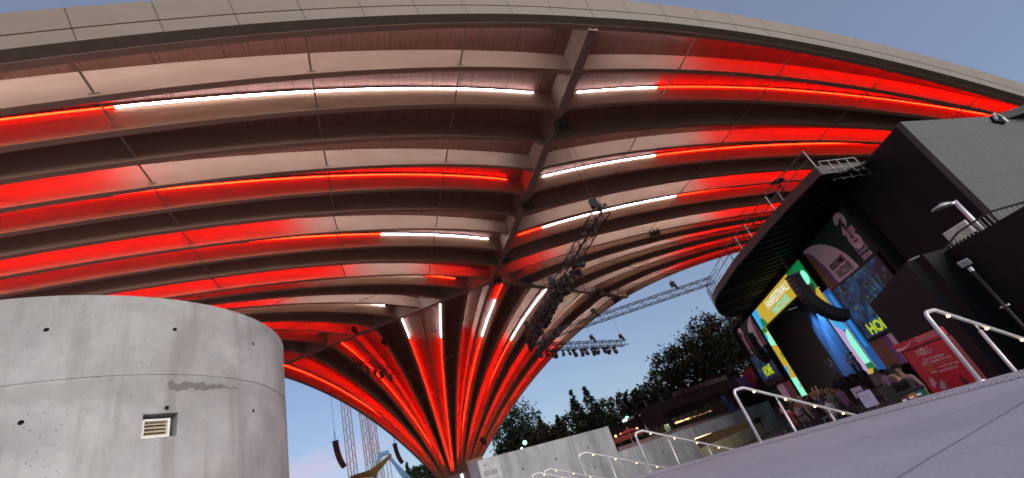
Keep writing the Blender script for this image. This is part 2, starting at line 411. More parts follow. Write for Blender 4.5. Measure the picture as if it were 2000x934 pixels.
# ridge beams of welded steel
for foot in range(3):
    E0, z0 = rib_end(foot, 0); E1, z1 = rib_end(foot, 10); b = MB()
    p = V3(*E0, z0); q = V3(*E1, z1); t = unit(q - p); a = unit(np.cross(t, UP))
    d0_, d1_ = depth(0) + .12, depth(10) + .05
    for sgn in (-1, 1):
        b.add([p + a * sgn * .24 - UP * .16, q + a * sgn * .24 - UP * .16, q + a * sgn * .24 + UP * d1_, p + a * sgn * .24 + UP * d0_] + [p + a * sgn * .2 - UP * .16, q + a * sgn * .2 - UP * .16, q + a * sgn * .2 + UP * d1_, p + a * sgn * .2 + UP * d0_],
              [(0, 1, 2, 3), (7, 6, 5, 4), (0, 3, 7, 4), (1, 2, 6, 5), (0, 1, 5, 4)])
    b.box((p + q) / 2 - UP * .2, (np.linalg.norm(q - p), .62, .07), (t, a, UP))
    rb = b.build('ridge_beam', MT['tan_steel'], roof)
    for k in range(1, 10):
        E, z = rib_end(foot, k); c = V3(*E, z); g_ = MB()
        for sgn in (-1, 1):
            g_.box(c + a * sgn * .33 + UP * .55, (.36, .14, 1.0), (t, a, UP)); g_.box(c + a * sgn * .42 - UP * .02, (.44, .3, .03), (t, a, UP))
            for dz in (.15, .3, .8, .95):
                for dt in (-.12, .12): g_.box(c + a * sgn * .405 + UP * dz + t * dt, (.035, .03, .035), (t, a, UP))
        g_.build('gusset_plate', MT['tan_steel'], rb)
# bracing rods between neighbouring ribs, in rows parallel to the ridge
for foot in range(3):
    for k0 in (0, 10):
        for j in (2, 3, 4, 5, 6):
            t = np.array([j / 7.]); b = MB()
            pts = []
            for k in range(k0, k0 + 11):
                P, n_ = rib(foot, k, t); pts.append((P[0], n_[0], rib_side(foot, k)))
            for (p, n_, s), (q, n2, s2) in zip(pts[:-1], pts[1:]):
                a_, b_ = p + n_ * .12 + s * RW / 2, q + n2 * .22 - s2 * RW / 2
                b.tube([a_, a_ + (b_ - a_) * .04, a_ + (b_ - a_) * .96, b_], [.06, .045, .045, .06], 8)
                u = unit(np.cross(n_, s)); b.box(b_ - s2 * .02 - n2 * .02, (.34, .03, .14), (u, s2, n2)); b.box(a_ + s * .02, (.3, .03, .12), (u, s, n_))
            b.build('brace_rod', MT['rod'], roof, fixn=False)
# clad fascia round the three open edges
fm = N('fascia_panels'); t = fm.n('ShaderNodeUVMap'); t.uv_map = 'UVMap'; sp = fm.n('ShaderNodeSeparateXYZ'); fm.l(t.outputs[0], sp.inputs[0])
fr = fm.math('FRACT', fm.math('DIVIDE', sp.outputs[0], 2.5)); jj = fm.math('LESS_THAN', fr, .014)
pid = fm.math('FLOOR', fm.math('DIVIDE', sp.outputs[0], 2.5)); wn = fm.n('ShaderNodeTexWhiteNoise'); wn.noise_dimensions = '1D'; fm.l(pid, wn.inputs['W'])
mpf = fm.n('ShaderNodeMapping'); mpf.inputs['Scale'].default_value = (.4, 1.2, 1); fm.l(t.outputs[0], mpf.inputs[0])
cf = fm.ramp(fm.noise(mpf.outputs[0], 1.5, 5), [(.3, (.19, .15, .112)), (.7, (.215, .172, .13))])
cf = fm.mix(fm.ramp(wn.outputs[0], [(0., 0.), (1., .25)]), cf, (.165, .135, .103))
cf = fm.mix(jj, cf, (.04, .03, .025)); fm.base(cf); fm.b.inputs['Roughness'].default_value = .5; fm.b.inputs['Specular IOR Level'].default_value = .4
MT['fascia'] = fm.mat
MT['soffit'] = M('dark_soffit', (.075, .052, .037), .7)
for foot in range(3):
    for k, lab in ((0, 0), (20, 1)):
        tt = .02 + .98 * np.linspace(0, 1, 60); P, n_ = rib(foot, k, tt); s = rib_side(foot, k) * (-1 if k == 0 else 1)
        L = np.r_[0, np.linalg.norm(np.diff(P, axis=0), axis=1).cumsum()]; L = L[-1] - L
        def surf(name, prof, mat, th=.05):
            b = MB(); m = len(prof)
            vs = [P[i] + s * a + n_[i] * c_ for i in range(len(P)) for a, c_ in prof]
            uv = [(L[i], j) for i in range(len(P)) for j in range(m)]
            b.add(vs, [(i * m + j, (i + 1) * m + j, (i + 1) * m + (j + 1) % m, i * m + (j + 1) % m) for i in range(len(P) - 1) for j in range(m)], 0, uv)
            return b.build(name, mat, roof, fixn=False)
        surf('soffit', [(RW / 2 + .004, .01), (.50, .185), (.50, .30), (RW / 2 + .004, .36)], MT['soffit'])
        surf('fascia_panel', [(.50, .19), (.55, .80), (.49, .80), (.44, .19)], MT['fascia'])
        surf('fascia_panel', [(.555, .86), (.63, 1.95), (.55, 1.95), (.495, .86)], MT['fascia'])
        surf('fascia_backing', [(.45, .3), (.52, 1.9), (.3, 1.95), (.2, .4)], MT['soffit'])
# strip lights: three neighbouring ribs out of every three light the one between them
LED = {'w': emis('led_white', (255, 236, 228), 1), 'r': emis('led_red', (255, 10, 4), 1)}
LEDK = 105.
def led_mat(name, c, k):
    m_ = bpy.data.materials.new(name); m_.use_nodes = True; b = m_.node_tree.nodes['Principled BSDF']
    b.inputs['Base Color'].default_value = (.1, .1, .1, 1); b.inputs['Emission Color'].default_value = (*c, 1); b.inputs['Emission Strength'].default_value = k / GAIN
    return m_
LM = [led_mat('led_red', (1, .0052, .0009), LEDK * .92), led_mat('led_white', (.92, .90, 1.1), LEDK * .46), M('strip_housing', (.35, .30, .26), .6), led_mat('led_red_spill', (1, .0045, .0008), LEDK * .12), led_mat('led_white_spill', (1, .88, .86), LEDK * .13)]
# (foot, rib) -> list of (t_limit, colour 0 red / 1 white), read from the foot up to the ridge
def scheme(foot, k, sgn):
    lit = k + (1 if sgn > 0 else -1)      # the rib this strip shines on
    if foot == 1:
        return {(0, 1): [(2, 1)], (2, -1): [(.575, 0), (2, 1)], (3, 1): [(.565, 0), (2, 1)], (5, -1): [(2, 0)], (6, 1): [(.69, 0), (2, 1)], (8, -1): [(.775, 0), (2, 1)],
                (9, 1): [(.75, 0), (.87, 1), (2, 0)], (11, -1): [(.70, 0), (.90, 1), (2, 0)], (12, 1): [(.715, 0), (2, 1)], (14, -1): [(.68, 0), (2, 1)]}.get((k, sgn), [(2, 0)])
    if foot == 2:
        k2, s2 = 20 - k, -sgn
        return {(0, 1): [(.845, 0), (2, 1)], (2, -1): [(.855, 0), (2, 1)], (3, 1): [(.75, 0), (2, 1)], (5, -1): [(.79, 0), (2, 1)], (6, 1): [(.70, 0), (2, 1)], (8, -1): [(.70, 0), (.925, 1), (2, 0)],
                (9, 1): [(.63, 0), (.90, 1), (2, 0)], (11, -1): [(.66, 0), (.93, 1), (2, 0)], (12, 1): [(.69, 0), (2, 1)], (14, -1): [(.72, 0), (2, 1)], (15, 1): [(.76, 0), (2, 1)], (17, -1): [(.79, 0), (2, 1)], (18, 1): [(.84, 0), (2, 1)], (20, -1): [(.84, 0), (2, 1)]}.get((k2, s2), [(2, 0)])
    return {(6, 1): [(.845, 0), (2, 1)], (8, -1): [(.79, 0), (2, 1)], (9, 1): [(.80, 0), (2, 1)], (11, -1): [(.745, 0), (.90, 1), (2, 0)], (12, 1): [(.74, 0), (2, 1)], (14, -1): [(.725, 0), (2, 1)], (15, 1): [(.725, 0), (2, 1)],
            (17, -1): [(.715, 0), (2, 1)], (18, 1): [(.715, 0), (2, 1)], (20, -1): [(.715, 0), (2, 1)]}.get((k, sgn), [(2, 0)])
for foot in range(3):
    for k in range(21):
        if k % 3 == 1: continue
        sgn = 1 if k % 3 == 0 else -1
        sch = scheme(foot, k, sgn); lims = [a for a, _ in sch[:-1]]
        tt = sorted(set(list(np.linspace(.10, .968, 40)) + lims)); P, n_ = rib(foot, k, np.array(tt)); s = rib_side(foot, k) * sgn
        d = depth(k); c = P + s * (RW / 2 + .075) + n_ * (d - .16); b = MB(); h = .035
        ring = lambda i: [c[i] + s * h + n_[i] * h * .6, c[i] + s * h * .6 - n_[i] * h, c[i] - s * h - n_[i] * h, c[i] - s * h + n_[i] * h]
        for i in range(len(tt) - 1):
            tm_ = (tt[i] + tt[i + 1]) / 2; col = next(cc for a, cc in sch if tm_ < a)
            rr_ = ring(i) + ring(i + 1)
            b.add(rr_, [(0, 4, 5, 1)], col); b.add(rr_, [(j, 4 + j, 4 + (j + 1) % 4, (j + 1) % 4) for j in range(2, 4)], 2); b.add(rr_, [(1, 5, 6, 2)], 3 + col)
        b.build('light_strip', LM, ribs[foot, k], fixn=False)
# concrete footing of the far foot
b = MB(); b.prism([(-5, -3), (5, -3), (3.2, 3), (-3.2, 3)], (VC[0], VC[1] + 1.5, FLOOR), V3(1, 0, 0), V3(0, 1, 0), UP, 5.4)
b.build('footing', concrete('footing_concrete', (.25, .24, .23), (.36, .35, .34), False), roof)
# ================================================================== the round concrete drum
DC = V3(-5.224, 4.605, 0); DR = 1.964; DTOP = 3.185; DRING = 2.383; DBOT = 0.0
def dpt(deg, z, r=DR): return V3(DC[0] + r * math.cos(R(deg)), DC[1] + r * math.sin(R(deg)), z)
def stain(q, c):
    t = q.n('ShaderNodeTexCoord'); sp = q.n('ShaderNodeSeparateXYZ'); q.l(t.outputs['Object'], sp.inputs[0])
    ang = q.math('ARCTAN2', sp.outputs[1], sp.outputs[0]); nz_ = q.noise(t.outputs['Object'], 9, 5, .6); n2 = q.noise(t.outputs['Object'], 30, 4, .6)
    # wet patch just under the casting joint: long and ragged
    dz = q.math('ADD', q.math('SUBTRACT', sp.outputs[2], 2.285), q.math('MULTIPLY', q.math('SUBTRACT', nz_, .5), .15))
    da = q.math('ADD', ang, q.math('MULTIPLY', q.math('SUBTRACT', n2, .5), .10))
    taper = q.math('MULTIPLY', q.math('SUBTRACT', -.10, da), .13)
    w1 = q.math('LESS_THAN', q.math('ABSOLUTE', dz), q.math('MINIMUM', q.math('MAXIMUM', taper, .0), .040))
    w2 = q.math('MULTIPLY', q.math('GREATER_THAN', da, -.475), w1)
    c = q.mix(q.math('MULTIPLY', w2, .92), c, (.075, .066, .057))
    # smoother grout smear below the joint
    s1 = q.math('LESS_THAN', q.math('ABSOLUTE', q.math('ADD', q.math('SUBTRACT', sp.outputs[2], 2.29), q.math('MULTIPLY', q.math('SUBTRACT', nz_, .5), .22))), .075)
    c = q.mix(q.math('MULTIPLY', s1, .4), c, (.27, .26, .245))
    ln = q.math('LESS_THAN', q.math('ABSOLUTE', q.math('SUBTRACT', q.math('ADD', sp.outputs[2], q.math('MULTIPLY', nz_, .012)), 1.20)), .0022)
    return q.mix(q.math('MULTIPLY', ln, .55), c, (.12, .115, .11))
cm = concrete('drum_concrete', (.285, .275, .262), (.42, .41, .395), True, 1., stain)
drum = thing('concrete_drum', 'round cast concrete drum with a casting joint, tie holes and a small louvred vent', 'concrete drum', (DC[0], DC[1], 0))
hole_at = [(-79.2, 2.85), (-52.9, 2.85), (-26.6, 2.85), (-.3, 2.85), (26, 2.85), (-79.6, 2.075), (-53.5, 2.075), (-27.0, 2.075), (-.6, 2.075), (25.6, 2.075), (-53.5, 1.3), (-27, 1.3), (-.6, 1.3)]
VENT = (-31.9, -24.4, 1.828, 2.010)
b = MB(); nA = 144; prof = [(DBOT, DR), (1.2, DR), (DRING - .012, DR), (DRING - .008, DR - .010), (DRING + .006, DR - .010), (DRING + .010, DR - .003), (DTOP - .012, DR - .003), (DTOP, DR - .015), (DTOP, DR - .3)]
rows = [[dpt(360 * i / nA + 131, z, r) for z, r in prof] for i in range(nA + 1)]
b.sweep(rows, closed=False)
# inner face and cap so it is a real wall
b.sweep([[dpt(360 * i / nA, DTOP, DR - .3), dpt(360 * i / nA, DBOT, DR - .3)] for i in range(nA + 1)], closed=False)
shell = b.build('drum_wall', cm, drum, fixn=True)
for poly in shell.data.polygons: poly.use_smooth = abs(poly.normal.z) < .5 and poly.area > .002
hm = M('tie_hole_plug', (.075, .07, .065), .9)
# boolean-cut tie holes and vent recess
cut = MB()
for a, z in hole_at:
    cut.tube([dpt(a, z, DR - .06), dpt(a, z, DR + .06)], [.016, .023], 14, 1)
rad = dpt(-28.15, 0, 1) - DC; rad[2] = 0; tang = V3(-rad[1], rad[0], 0)
vc = dpt((VENT[0] + VENT[1]) / 2, (VENT[2] + VENT[3]) / 2 + .008, DR - .05)
cut.box(vc, (.26, .262, .205), (rad, tang, UP))
co_ = cut.build('cutter', [cm, hm]); md = shell.modifiers.new('cut', 'BOOLEAN'); md.object = co_; md.operation = 'DIFFERENCE'; md.solver = 'EXACT'; md.material_mode = 'TRANSFER'  # hole walls take the dark plug colour, painting in their shade
bpy.context.view_layer.update()
dg = bpy.context.evaluated_depsgraph_get(); me2 = bpy.data.meshes.new_from_object(shell.evaluated_get(dg)); shell.modifiers.clear(); shell.data = me2
bpy.data.objects.remove(co_)
for poly in shell.data.polygons: poly.use_smooth = False
try: shell.data.shade_smooth_by_angle(angle=R(20)) if hasattr(shell.data, 'shade_smooth_by_angle') else None
except Exception: pass
for a, z in hole_at:
    h = MB(); h.tube([dpt(a, z, DR - .062), dpt(a, z, DR - .045)], .0155, 12); h.build('tie_hole_plug', hm, drum)
wf = M('vent_white_frame', (.80, .77, .72), .4); vs_ = M('vent_slat', (.78, .66, .48), .3, .3); vd = M('vent_dark', (.02, .016, .012), .6)
zc = (VENT[2] + VENT[3]) / 2; fr_ = MB()
fc = dpt(-28.75, zc - .006, DR - .055); W_, H_ = .208, .158
for sg in (-1, 1):
    fr_.box(fc + tang * sg * (W_ / 2 - .009), (.05, .018, H_), (rad, tang, UP)); fr_.box(fc + UP * sg * (H_ / 2 - .008), (.05, W_ - .037, .016), (rad, tang, UP))
fr_.box(fc - UP * (H_ / 2 + .012) - rad * -.012, (.07, W_ - .01, .014), (rad, tang, UP))
vent = fr_.build('vent', wf, drum)
bk = MB(); bk.box(fc - rad * .06, (.01, W_, H_), (rad, tang, UP)); bk.build('vent_back', vd, vent)
for i in range(4):
    z = -H_ / 2 + .032 + i * .032; s2 = MB()
    tilt = unit(rad * .8 + UP * -.6); s2.box(fc + UP * z - rad * .02, (.040, W_ - .04, .006), (tilt, tang, unit(np.cross(tilt, tang)))); s2.build('louvre_slat', vs_, vent)

# ================================================================== stepped concrete wall across the steps
WD = unit(V3(.62, .785, 0)); WP = V3(1.45, 25.3, 0); WN = V3(WD[1], -WD[0], 0)     # WN faces the camera side
def WL(s, z, o=0.): return WP + WD * s + WN * o + UP * z
cw = concrete('wall_concrete', (.215, .222, .235), (.345, .355, .37), True, .45, None)
wall = thing('concrete_wall', 'stepped concrete retaining wall behind the handrails, with a wide service opening', 'concrete wall', (*WL(5, FLOOR)[:2], FLOOR))
HI, LO = 2.02, .76
op0, op1, opz = 8.4, 22.3, -.16
b = MB()
def wslab(a, c, z0, z1, th=.6): b.box(WL((a + c) / 2, (z0 + z1) / 2, -th / 2), (c - a, th, z1 - z0), (WD, WN, UP))
b.prism([(-8.9, FLOOR), (0, FLOOR), (0, HI - .02), (-8.9, HI - .05)], WL(0, 0, -.6), WD, UP, WN, .6)
b.prism([(0, FLOOR), (op0, FLOOR), (op0, opz + .25), (op1, opz), (op1, FLOOR), (24.6, FLOOR), (24.6, LO + .03), (0, LO - .03)], WL(0, 0, -.6), WD, UP, WN, .6)
b.build('wall', cw, wall)
b = MB()
for s, z in ((-6.7, .35), (-6.7, 1.25), (-4.6, .4), (-4.6, 1.25), (-2.2, .45), (-2.2, 1.3), (1.8, .05), (4.2, .05), (6.6, .05)):
    h = MB(); h.tube([WL(s, z, -.02), WL(s, z, .003)], .055, 12); h.build('tie_hole_plug', hm, wall)
# recess behind the opening: pale doors under a dark soffit
rec = MB(); rec.box(WL((op0 + op1) / 2, (FLOOR + opz) / 2, -2.6), (op1 - op0 + 1, .1, opz - FLOOR + .6), (WD, WN, UP)); rec.box(WL((op0 + op1) / 2, opz + .3, -1.6), (op1 - op0 + 1, 2.0, .1), (WD, WN, UP))
rec.build('opening_recess', M('dark_recess', (.03, .028, .025), .8), wall)
dm = M('pale_door_panel', (.60, .52, .33), .55, 0, .12)
n = 8
for i in range(n):
    a = op0 + (op1 - op0) * i / n; c = op0 + (op1 - op0) * (i + 1) / n; h = MB(); h.box(WL((a + c) / 2, (FLOOR + opz - .42) / 2, -.75), (c - a - .16, .05, opz - .42 - FLOOR), (WD, WN, UP)); h.build('door_panel', dm, wall)
rl_ = MB(); rl_.box(WL((op0 + op1) / 2, opz + .2, -.66), (op1 - op0 - 1, .06, .05), (WD, WN, UP)); rl_.build('recess_lamp', emis('recess_lamp_warm', (255, 222, 165), 5), wall)
def text(name, body, mat, parent, pos, ax, ay, w_=None, h_=None, off=.006, align='CENTER', spacing=1., bold=0.):
    cu = bpy.data.curves.new(name, 'FONT'); cu.body = body; cu.size = 1; cu.align_x = align; cu.space_line = .85; cu.space_character = spacing; cu.offset = bold; cu.extrude = .0
    o = bpy.data.objects.new(name, cu); C.objects.link(o); bpy.context.view_layer.update()
    me = bpy.data.meshes.new_from_object(o.evaluated_get(bpy.context.evaluated_depsgraph_get())); bpy.data.objects.remove(o)
    co2 = np.empty(len(me.vertices) * 3); me.vertices.foreach_get('co', co2); co2 = co2.reshape(-1, 3)
    mn, mx = co2.min(0), co2.max(0); sz = mx - mn; cen = (mn + mx) / 2
    sx_ = w_ / sz[0] if w_ else h_ / sz[1]; sy_ = h_ / sz[1] if h_ else sx_
    nn = np.cross(ax, ay); W0 = V3(*WORLD.get(parent.name, (0, 0, 0))) if parent else V3(0, 0, 0)
    P = V3(*pos)[None] + ((co2[:, 0] - cen[0]) * sx_)[:, None] * np.asarray(ax)[None] + ((co2[:, 1] - cen[1]) * sy_)[:, None] * np.asarray(ay)[None] + nn[None] * off - W0
    me.vertices.foreach_set('co', P.ravel()); me.materials.clear(); me.materials.append(mat); me.update()
    me.name = name; ob = bpy.data.objects.new(name, me); C.objects.link(ob)
    if parent: ob.parent = parent
    return ob
MT['ink'] = M('dark_lettering', (.03, .03, .03), .6); MT['white'] = M('white_lettering', (.75, .72, .74), .6)
h = MB(); h.box(WL(-8.37, 1.2, .012), (1.04, .02, 1.5), (WD, WN, UP)); sg = h.build('sign_panel', M('grey_sign_panel', (.36, .37, .37), .6), wall)
text('sign_lettering', 'EDI-203', MT['ink'], wall, WL(-8.40, 1.46, .024), WD, UP, .62, .16); text('sign_lettering', '\u2192', MT['ink'], wall, WL(-8.62, 1.74, .024), WD, UP, .16, .10); text('sign_lettering', '\u2191', MT['ink'], wall, WL(-8.62, 1.2, .024), WD, UP, .10, .14)

# ================================================================== handrails down the steps
def handrail(corner, base, n_, label, slope=-.435, length=3.6):
    c = V3(*corner); bz = 0.; bx = V3(base[0], base[1], 0); top = corner[2]
    t = thing('handrail', label, 'handrail', bx, 'handrails down the steps')
    r = .024; b = MB(); n_ = V3(*n_)
    p0 = bx; p1 = bx + UP * (top - .07)
    arc = [bx + UP * top + n_ * .02 * 0 + (UP * -.07 * (1 - math.sin(a)) + n_ * .07 * (1 - math.cos(a))) for a in np.linspace(0, math.pi / 2, 6)]
    k0 = bx + UP * top + n_ * .24; k1 = k0 + n_ * length + UP * slope * length
    b.tube([p0, p1] + arc + [k0, k0 + n_ * .03 + UP * slope * .012, k1], r, 12)
    b.build('rail', MT['galv'], t, True)
    f = MB(); f.tube([bx + UP * .0, bx + UP * .012], .05, 14); f.build('base_plate', MT['galv'], t)
    for s in (.9, 2.0, 3.1):
        topz = top + slope * (s - .24); step = -.158 * (math.floor(s / .36) + 1); q = bx + n_ * s
        f = MB(); f.tube([q + UP * step, q + UP * (topz - .10)], .021, 10); f.tube([q + UP * (topz - .11), q + UP * (topz - .015)], .009, 8); f.build('post', MT['galv'], t, True)
    for s in (.46, 1.10, 1.72, 2.34, 2.96, 3.5):
        q = bx + n_ * s + UP * (top + slope * (s - .24) - .024); f = MB(); f.ball(q, .015, 8, 6, 0, (1.5, 1.5, .9)); f.build('lamp', MT['rail_lamp'], t, True)
    return t
MT['rail_lamp'] = emis('warm_rail_lamp', (255, 214, 150), 5)
names = ['nearest handrail on the right, standing before the red drinks kiosk', 'second nearest handrail, standing before the crowd fence and stage', 'middle handrail, crossing the pale door panels of the concrete wall', 'handrail crossing the grey wall just left of the middle one', 'small far handrail at the lower edge of the grey wall', 'farthest handrail, at the bottom edge by the wall sign']
bases = [(4.589, 6.126), (2.775, 8.63), (1.265, 12.32)]
tops = [.88, .88, .88]
for q in ((1129, 889), (1063, 920), (1039, 928)):
    p = at_z(*q, .88); bases.append((p[0], p[1])); tops.append(.88)
for i, (bs, tp) in enumerate(zip(bases, tops)):
    handrail((bs[0], bs[1], tp), bs, unit(V3(.866, .5, 0)), names[i])
# ================================================================== stage
SP = V3(19.5, 32.6, 0); SU = unit(V3(1.3, 14.6, 0)); SO = V3(-SU[1], SU[0], 0)     # SU: towards the far end; SO: towards the audience
SRt = -SU                                                                          # reading direction
def S(u, zc, o=0.): return SP + SU * u + SO * o + UP * (zc + .5)                   # zc: height above the camera
bp = MT['black_paint']
blackwood = N('black_board_cladding'); co = blackwood.coord(); sw = blackwood.noise(blackwood.coord((6, 6, .15)), 3, 5)
_sx = blackwood.n('ShaderNodeSeparateXYZ'); blackwood.l(blackwood.coord((1, 1, 1)), _sx.inputs[0])
_fr = blackwood.math('FRACT', blackwood.math('DIVIDE', blackwood.math('ADD', _sx.outputs[0], _sx.outputs[1]), 1.22)); _seam = blackwood.math('LESS_THAN', _fr, .012)
blackwood.base(blackwood.mix(_seam, blackwood.ramp(sw, [(.3, (.010, .010, .0108)), (.7, (.020, .020, .0215))]), (.003, .003, .003))); blackwood.b.inputs['Roughness'].default_value = .75; blackwood.b.inputs['Specular IOR Level'].default_value = .2; blackwood.bump(sw, .3, .01); MT['bw'] = blackwood.mat
stage = thing('stage_house', 'black stage house under a curved canopy with a railing, facing the crowd', 'stage', (*S(7, -1.92)[:2], FLOOR))
stage['kind'] = 'thing'
# stage floor, back, sides, roof of the house
b = MB(); b.box(S(7, -1.12, -3.2), (24, 8.6, 1.55), (SU, SO, UP)); b.build('stage_deck', bp, stage)
b = MB(); b.box(S(7, 3.3, -9.3), (20, .3, 10.5), (SU, SO, UP)); b.build('back_wall', bp, stage)
for u in (-8.6, 23.2):
    b = MB(); b.box(S(u, 3.3, -4.5), (.3, 9.8, 10.5), (SU, SO, UP)); b.build('side_wall', MT['bw'], stage)
b = MB(); b.box(S(7, 8.72, -4.7), (32, 9.8, .3), (SU, SO, UP)); b.build('ceiling', bp, stage)
for u0, u1 in ((-8.5, -.42), (14.75, 23.1)):
    b = MB(); b.box(S((u0 + u1) / 2, 3.4, -.22), (u1 - u0, .3, 10.3), (SU, SO, UP)); b.build('wing_wall', bp, stage)
b = MB(); b.box(S(7.1, 7.4, -.3), (14.9, .3, 2.2), (SU, SO, UP)); b.build('header_wall', bp, stage)
# front of the stage: grey panelled apron, bent out towards the crowd
apm = N('apron_panels'); co = apm.coord('Object'.__len__() and (1, 1, 1)); an = apm.noise(co, 2, 5); apm.base(apm.ramp(an, [(.3, (.12, .12, .12)), (.7, (.19, .19, .19))])); apm.b.inputs['Roughness'].default_value = .6
A0, A1 = at_z(1736, 722, .15), at_z(1620, 757, .15); au = unit(A1 - A0); ao = V3(-au[1], au[0], 0); LA = np.linalg.norm(A1 - A0)
ap = MB(); nx = 13
for i in range(nx):
    for j in range(2):
        ap.box(A0 + au * (LA * (i + .5) / nx) + UP * (-.39 - .78 * j), (LA / nx - .05, .06, .74), (au, ao, UP))
apo = ap.build('apron', apm.mat, stage)
b = MB(); b.prism([(0, 0), (LA, 0), (LA, -3.5), (0, -3.5)], A0 - ao * .05 + UP * -1.56, au, ao, UP, 1.54); b.build('apron_deck', bp, stage)
# canopy
cpx = [(1690, 330), (1605, 340), (1550, 396), (1500, 450), (1440, 520), (1418, 552), (1405, 570), (1397, 585), (1398, 600), (1405, 612), (1418, 619), (1455, 618)]
CZ = 9.2; cp = [at_z(x, y, CZ) for x, y in cpx]; cpoly = [(p[0], p[1]) for p in cp] + [(30, cp[-1][1]), (30, cp[0][1])]
b = MB(); b.prism(cpoly, (0, 0, CZ), V3(1, 0, 0), V3(0, 1, 0), UP, .42); cano = b.build('canopy', M('canopy_dark_timber', (.010, .008, .007), .6, 0, .2, 3, .25), stage)
b = MB()
for p, q in zip(cp[:-1], cp[1:]): b.bar(p + UP * .23 + V3(-.02, 0, 0), q + UP * .23 + V3(-.02, 0, 0), .06, .52)
b.build('canopy_edge', M('canopy_edge_board', (.05, .036, .03), .55), cano)
for i in range(30):      # slats under the canopy
    y = 19.8 + i * 1.05
    xs = [p[0] for p, q in zip(cp[1:-1], cp[2:]) for p in [p + (q - p) * ((y - p[1]) / (q[1] - p[1]))] if min(p[1], q[1]) <= y <= max(p[1], q[1])] if False else []
    x0 = min((p[0] + (q[0] - p[0]) * (y - p[1]) / (q[1] - p[1]) for p, q in zip(cp[1:-1], cp[2:]) if (p[1] - y) * (q[1] - y) <= 0 and abs(p[1] - q[1]) > 1e-6), default=None)
    if x0 is None or x0 > 19: continue
    s2 = MB(); s2.box(((x0 + 20.5) / 2 + .1, y, CZ - .05), (20.3 - x0, .12, .1)); s2.build('soffit_slat', MT['black_paint'] if i % 4 or i < 14 else MT['soffit'], cano)  # the few browner slats paint in warm reflections under the canopy
rl = MB()
def rail_run(pts, hgt, n_, mb, r=.022, rails=(1., .55)):
    for p, q in zip(pts[:-1], pts[1:]):
        L = np.linalg.norm(q - p); k = max(1, round(L / n_))
        for i in range(k + 1): c = p + (q - p) * i / k; mb.bar(c, c + UP * hgt, 2 * r)
        for f in rails: mb.bar(p + UP * hgt * f, q + UP * hgt * f, 2 * r)
top = [p + UP * .42 for p in cp[1:11]]
rail_run(top[:5], 1.1, 1.7, rl); rl.build('railing', M('pale_railing', (.16, .15, .145), .5, .3), cano)
rl = MB(); rail_run(top[4:], 1.1, .8, rl, .014, (1., .75, .5, .25)); rl.build('railing', MT['black_metal'], cano)
# service platform at the near end of the canopy
p0, p1, p2, p3 = at_d(1598, 316, 26), at_d(1668, 308, 27.5), at_d(1688, 325, 28.2), at_d(1616, 336, 26.8)
b = MB(); 
for p, q in ((p0, p1), (p1, p2), (p0, p3), (p2, p3)): b.bar(p, q, .03); b.bar(p - UP * .5, q - UP * .5, .025)
for i in range(5):
    c = p0 + (p1 - p0) * i / 4; b.bar(c - UP * .8, c, .022); c = p3 + (p2 - p3) * i / 4; b.bar(c - UP * .6, c, .022)
b.build('railing', M('dim_railing', (.20, .19, .19), .5, .3), cano)
fl = thing('floodlight', 'pair of black floodlights on a post above the canopy edge', 'floodlight', at_d(1535, 398, 30))
b = MB(); q = at_d(1535, 398, 30); b.bar(q - UP * .9, q + UP * 1.0, .07); b.bar(q + UP * 1 + SU * .8, q + UP * 1 - SU * .8, .06); b.build('post', MT['black_metal'], fl)
for sg in (-.8, .8):
    h = MB(); h.ball(q + UP * 1.22 + SU * sg, .42, 12, 8, 0, (1, .75, .3)); h.build('lamp_head', MT['black_metal'], fl)
fl['label'] = 'black floodlights on a short post rising above the canopy railing'

# ---- LED proscenium
EK = .95
EY, EB, EMt, EG, EL, EW = emis('screen_yellow', (196, 168, 40), EK), emis('screen_blue', (52, 168, 232), EK), emis('screen_mint', (140, 250, 215), EK * 1.05), emis('screen_green', (0, 118, 58), EK), emis('screen_lilac', (196, 150, 214), EK), emis('screen_white', (250, 250, 235), EK)
EDG, EMint2 = emis('screen_dark_green', (14, 44, 34), .6), emis('screen_aqua', (90, 235, 220), EK)
led = thing('led_proscenium', 'bright led screen framing the stage opening, coloured yellow, green, blue and mint', 'led screen', (*S(7, 0)[:2], S(0, -.35)[2]))
led['kind'] = 'thing'
def panel(name, u0, u1, z0, z1, mat, parent, o=0., th=.04):
    b = MB(); b.box(S((u0 + u1) / 2, (z0 + z1) / 2, o - th / 2), (abs(u1 - u0), th, abs(z1 - z0)), (SU, SO, UP)); return b.build(name, mat, parent)
def shape(name, pts, mat, parent, o=.006):
    b = MB(); b.prism([(u, z) for u, z in pts], S(0, 0, o), SU, UP, SO, .004); return b.build(name, mat, parent)
def arcpts(cu, cz, r, a0, a1, n=14, rz=None):
    return [(cu + r * math.cos(R(a)), cz + (rz or r) * math.sin(R(a))) for a in np.linspace(a0, a1, n)]
ZT, ZH, ZB = 8.2, 6.45, -.33
hd = panel('header_screen', 1.25, 14.7, ZH, ZT, EY, led, .1)
shape('screen_shape', [(14.7, ZT), (12.9, ZT)] + arcpts(14.7, ZT, 1.8, 180, 270, 12)[1:], EB, hd, .106)
shape('screen_shape', arcpts(13.1, ZH, .8, 0, 180), EG, hd, .11)
shape('screen_shape', [(1.25, ZT), (3.1, ZT), (2.6, 7.6), (2.9, 7.1), (2.1, 7.0), (2.3, 6.45), (1.25, 6.45)], EG, hd, .106)
text('screen_lettering', 'FANFESTIVAL!', EW, hd, S(7.0, 7.62, .11), SRt, UP, 6.2, .72, bold=.02); text('screen_lettering', 'VANCOUVER', EMint2, hd, S(7.2, 6.83, .11), SRt, UP, 4.6, .6, bold=.02)
lc = panel('column_screen', 13.35, 14.7, ZB, ZH - .01, EY, led, .1)
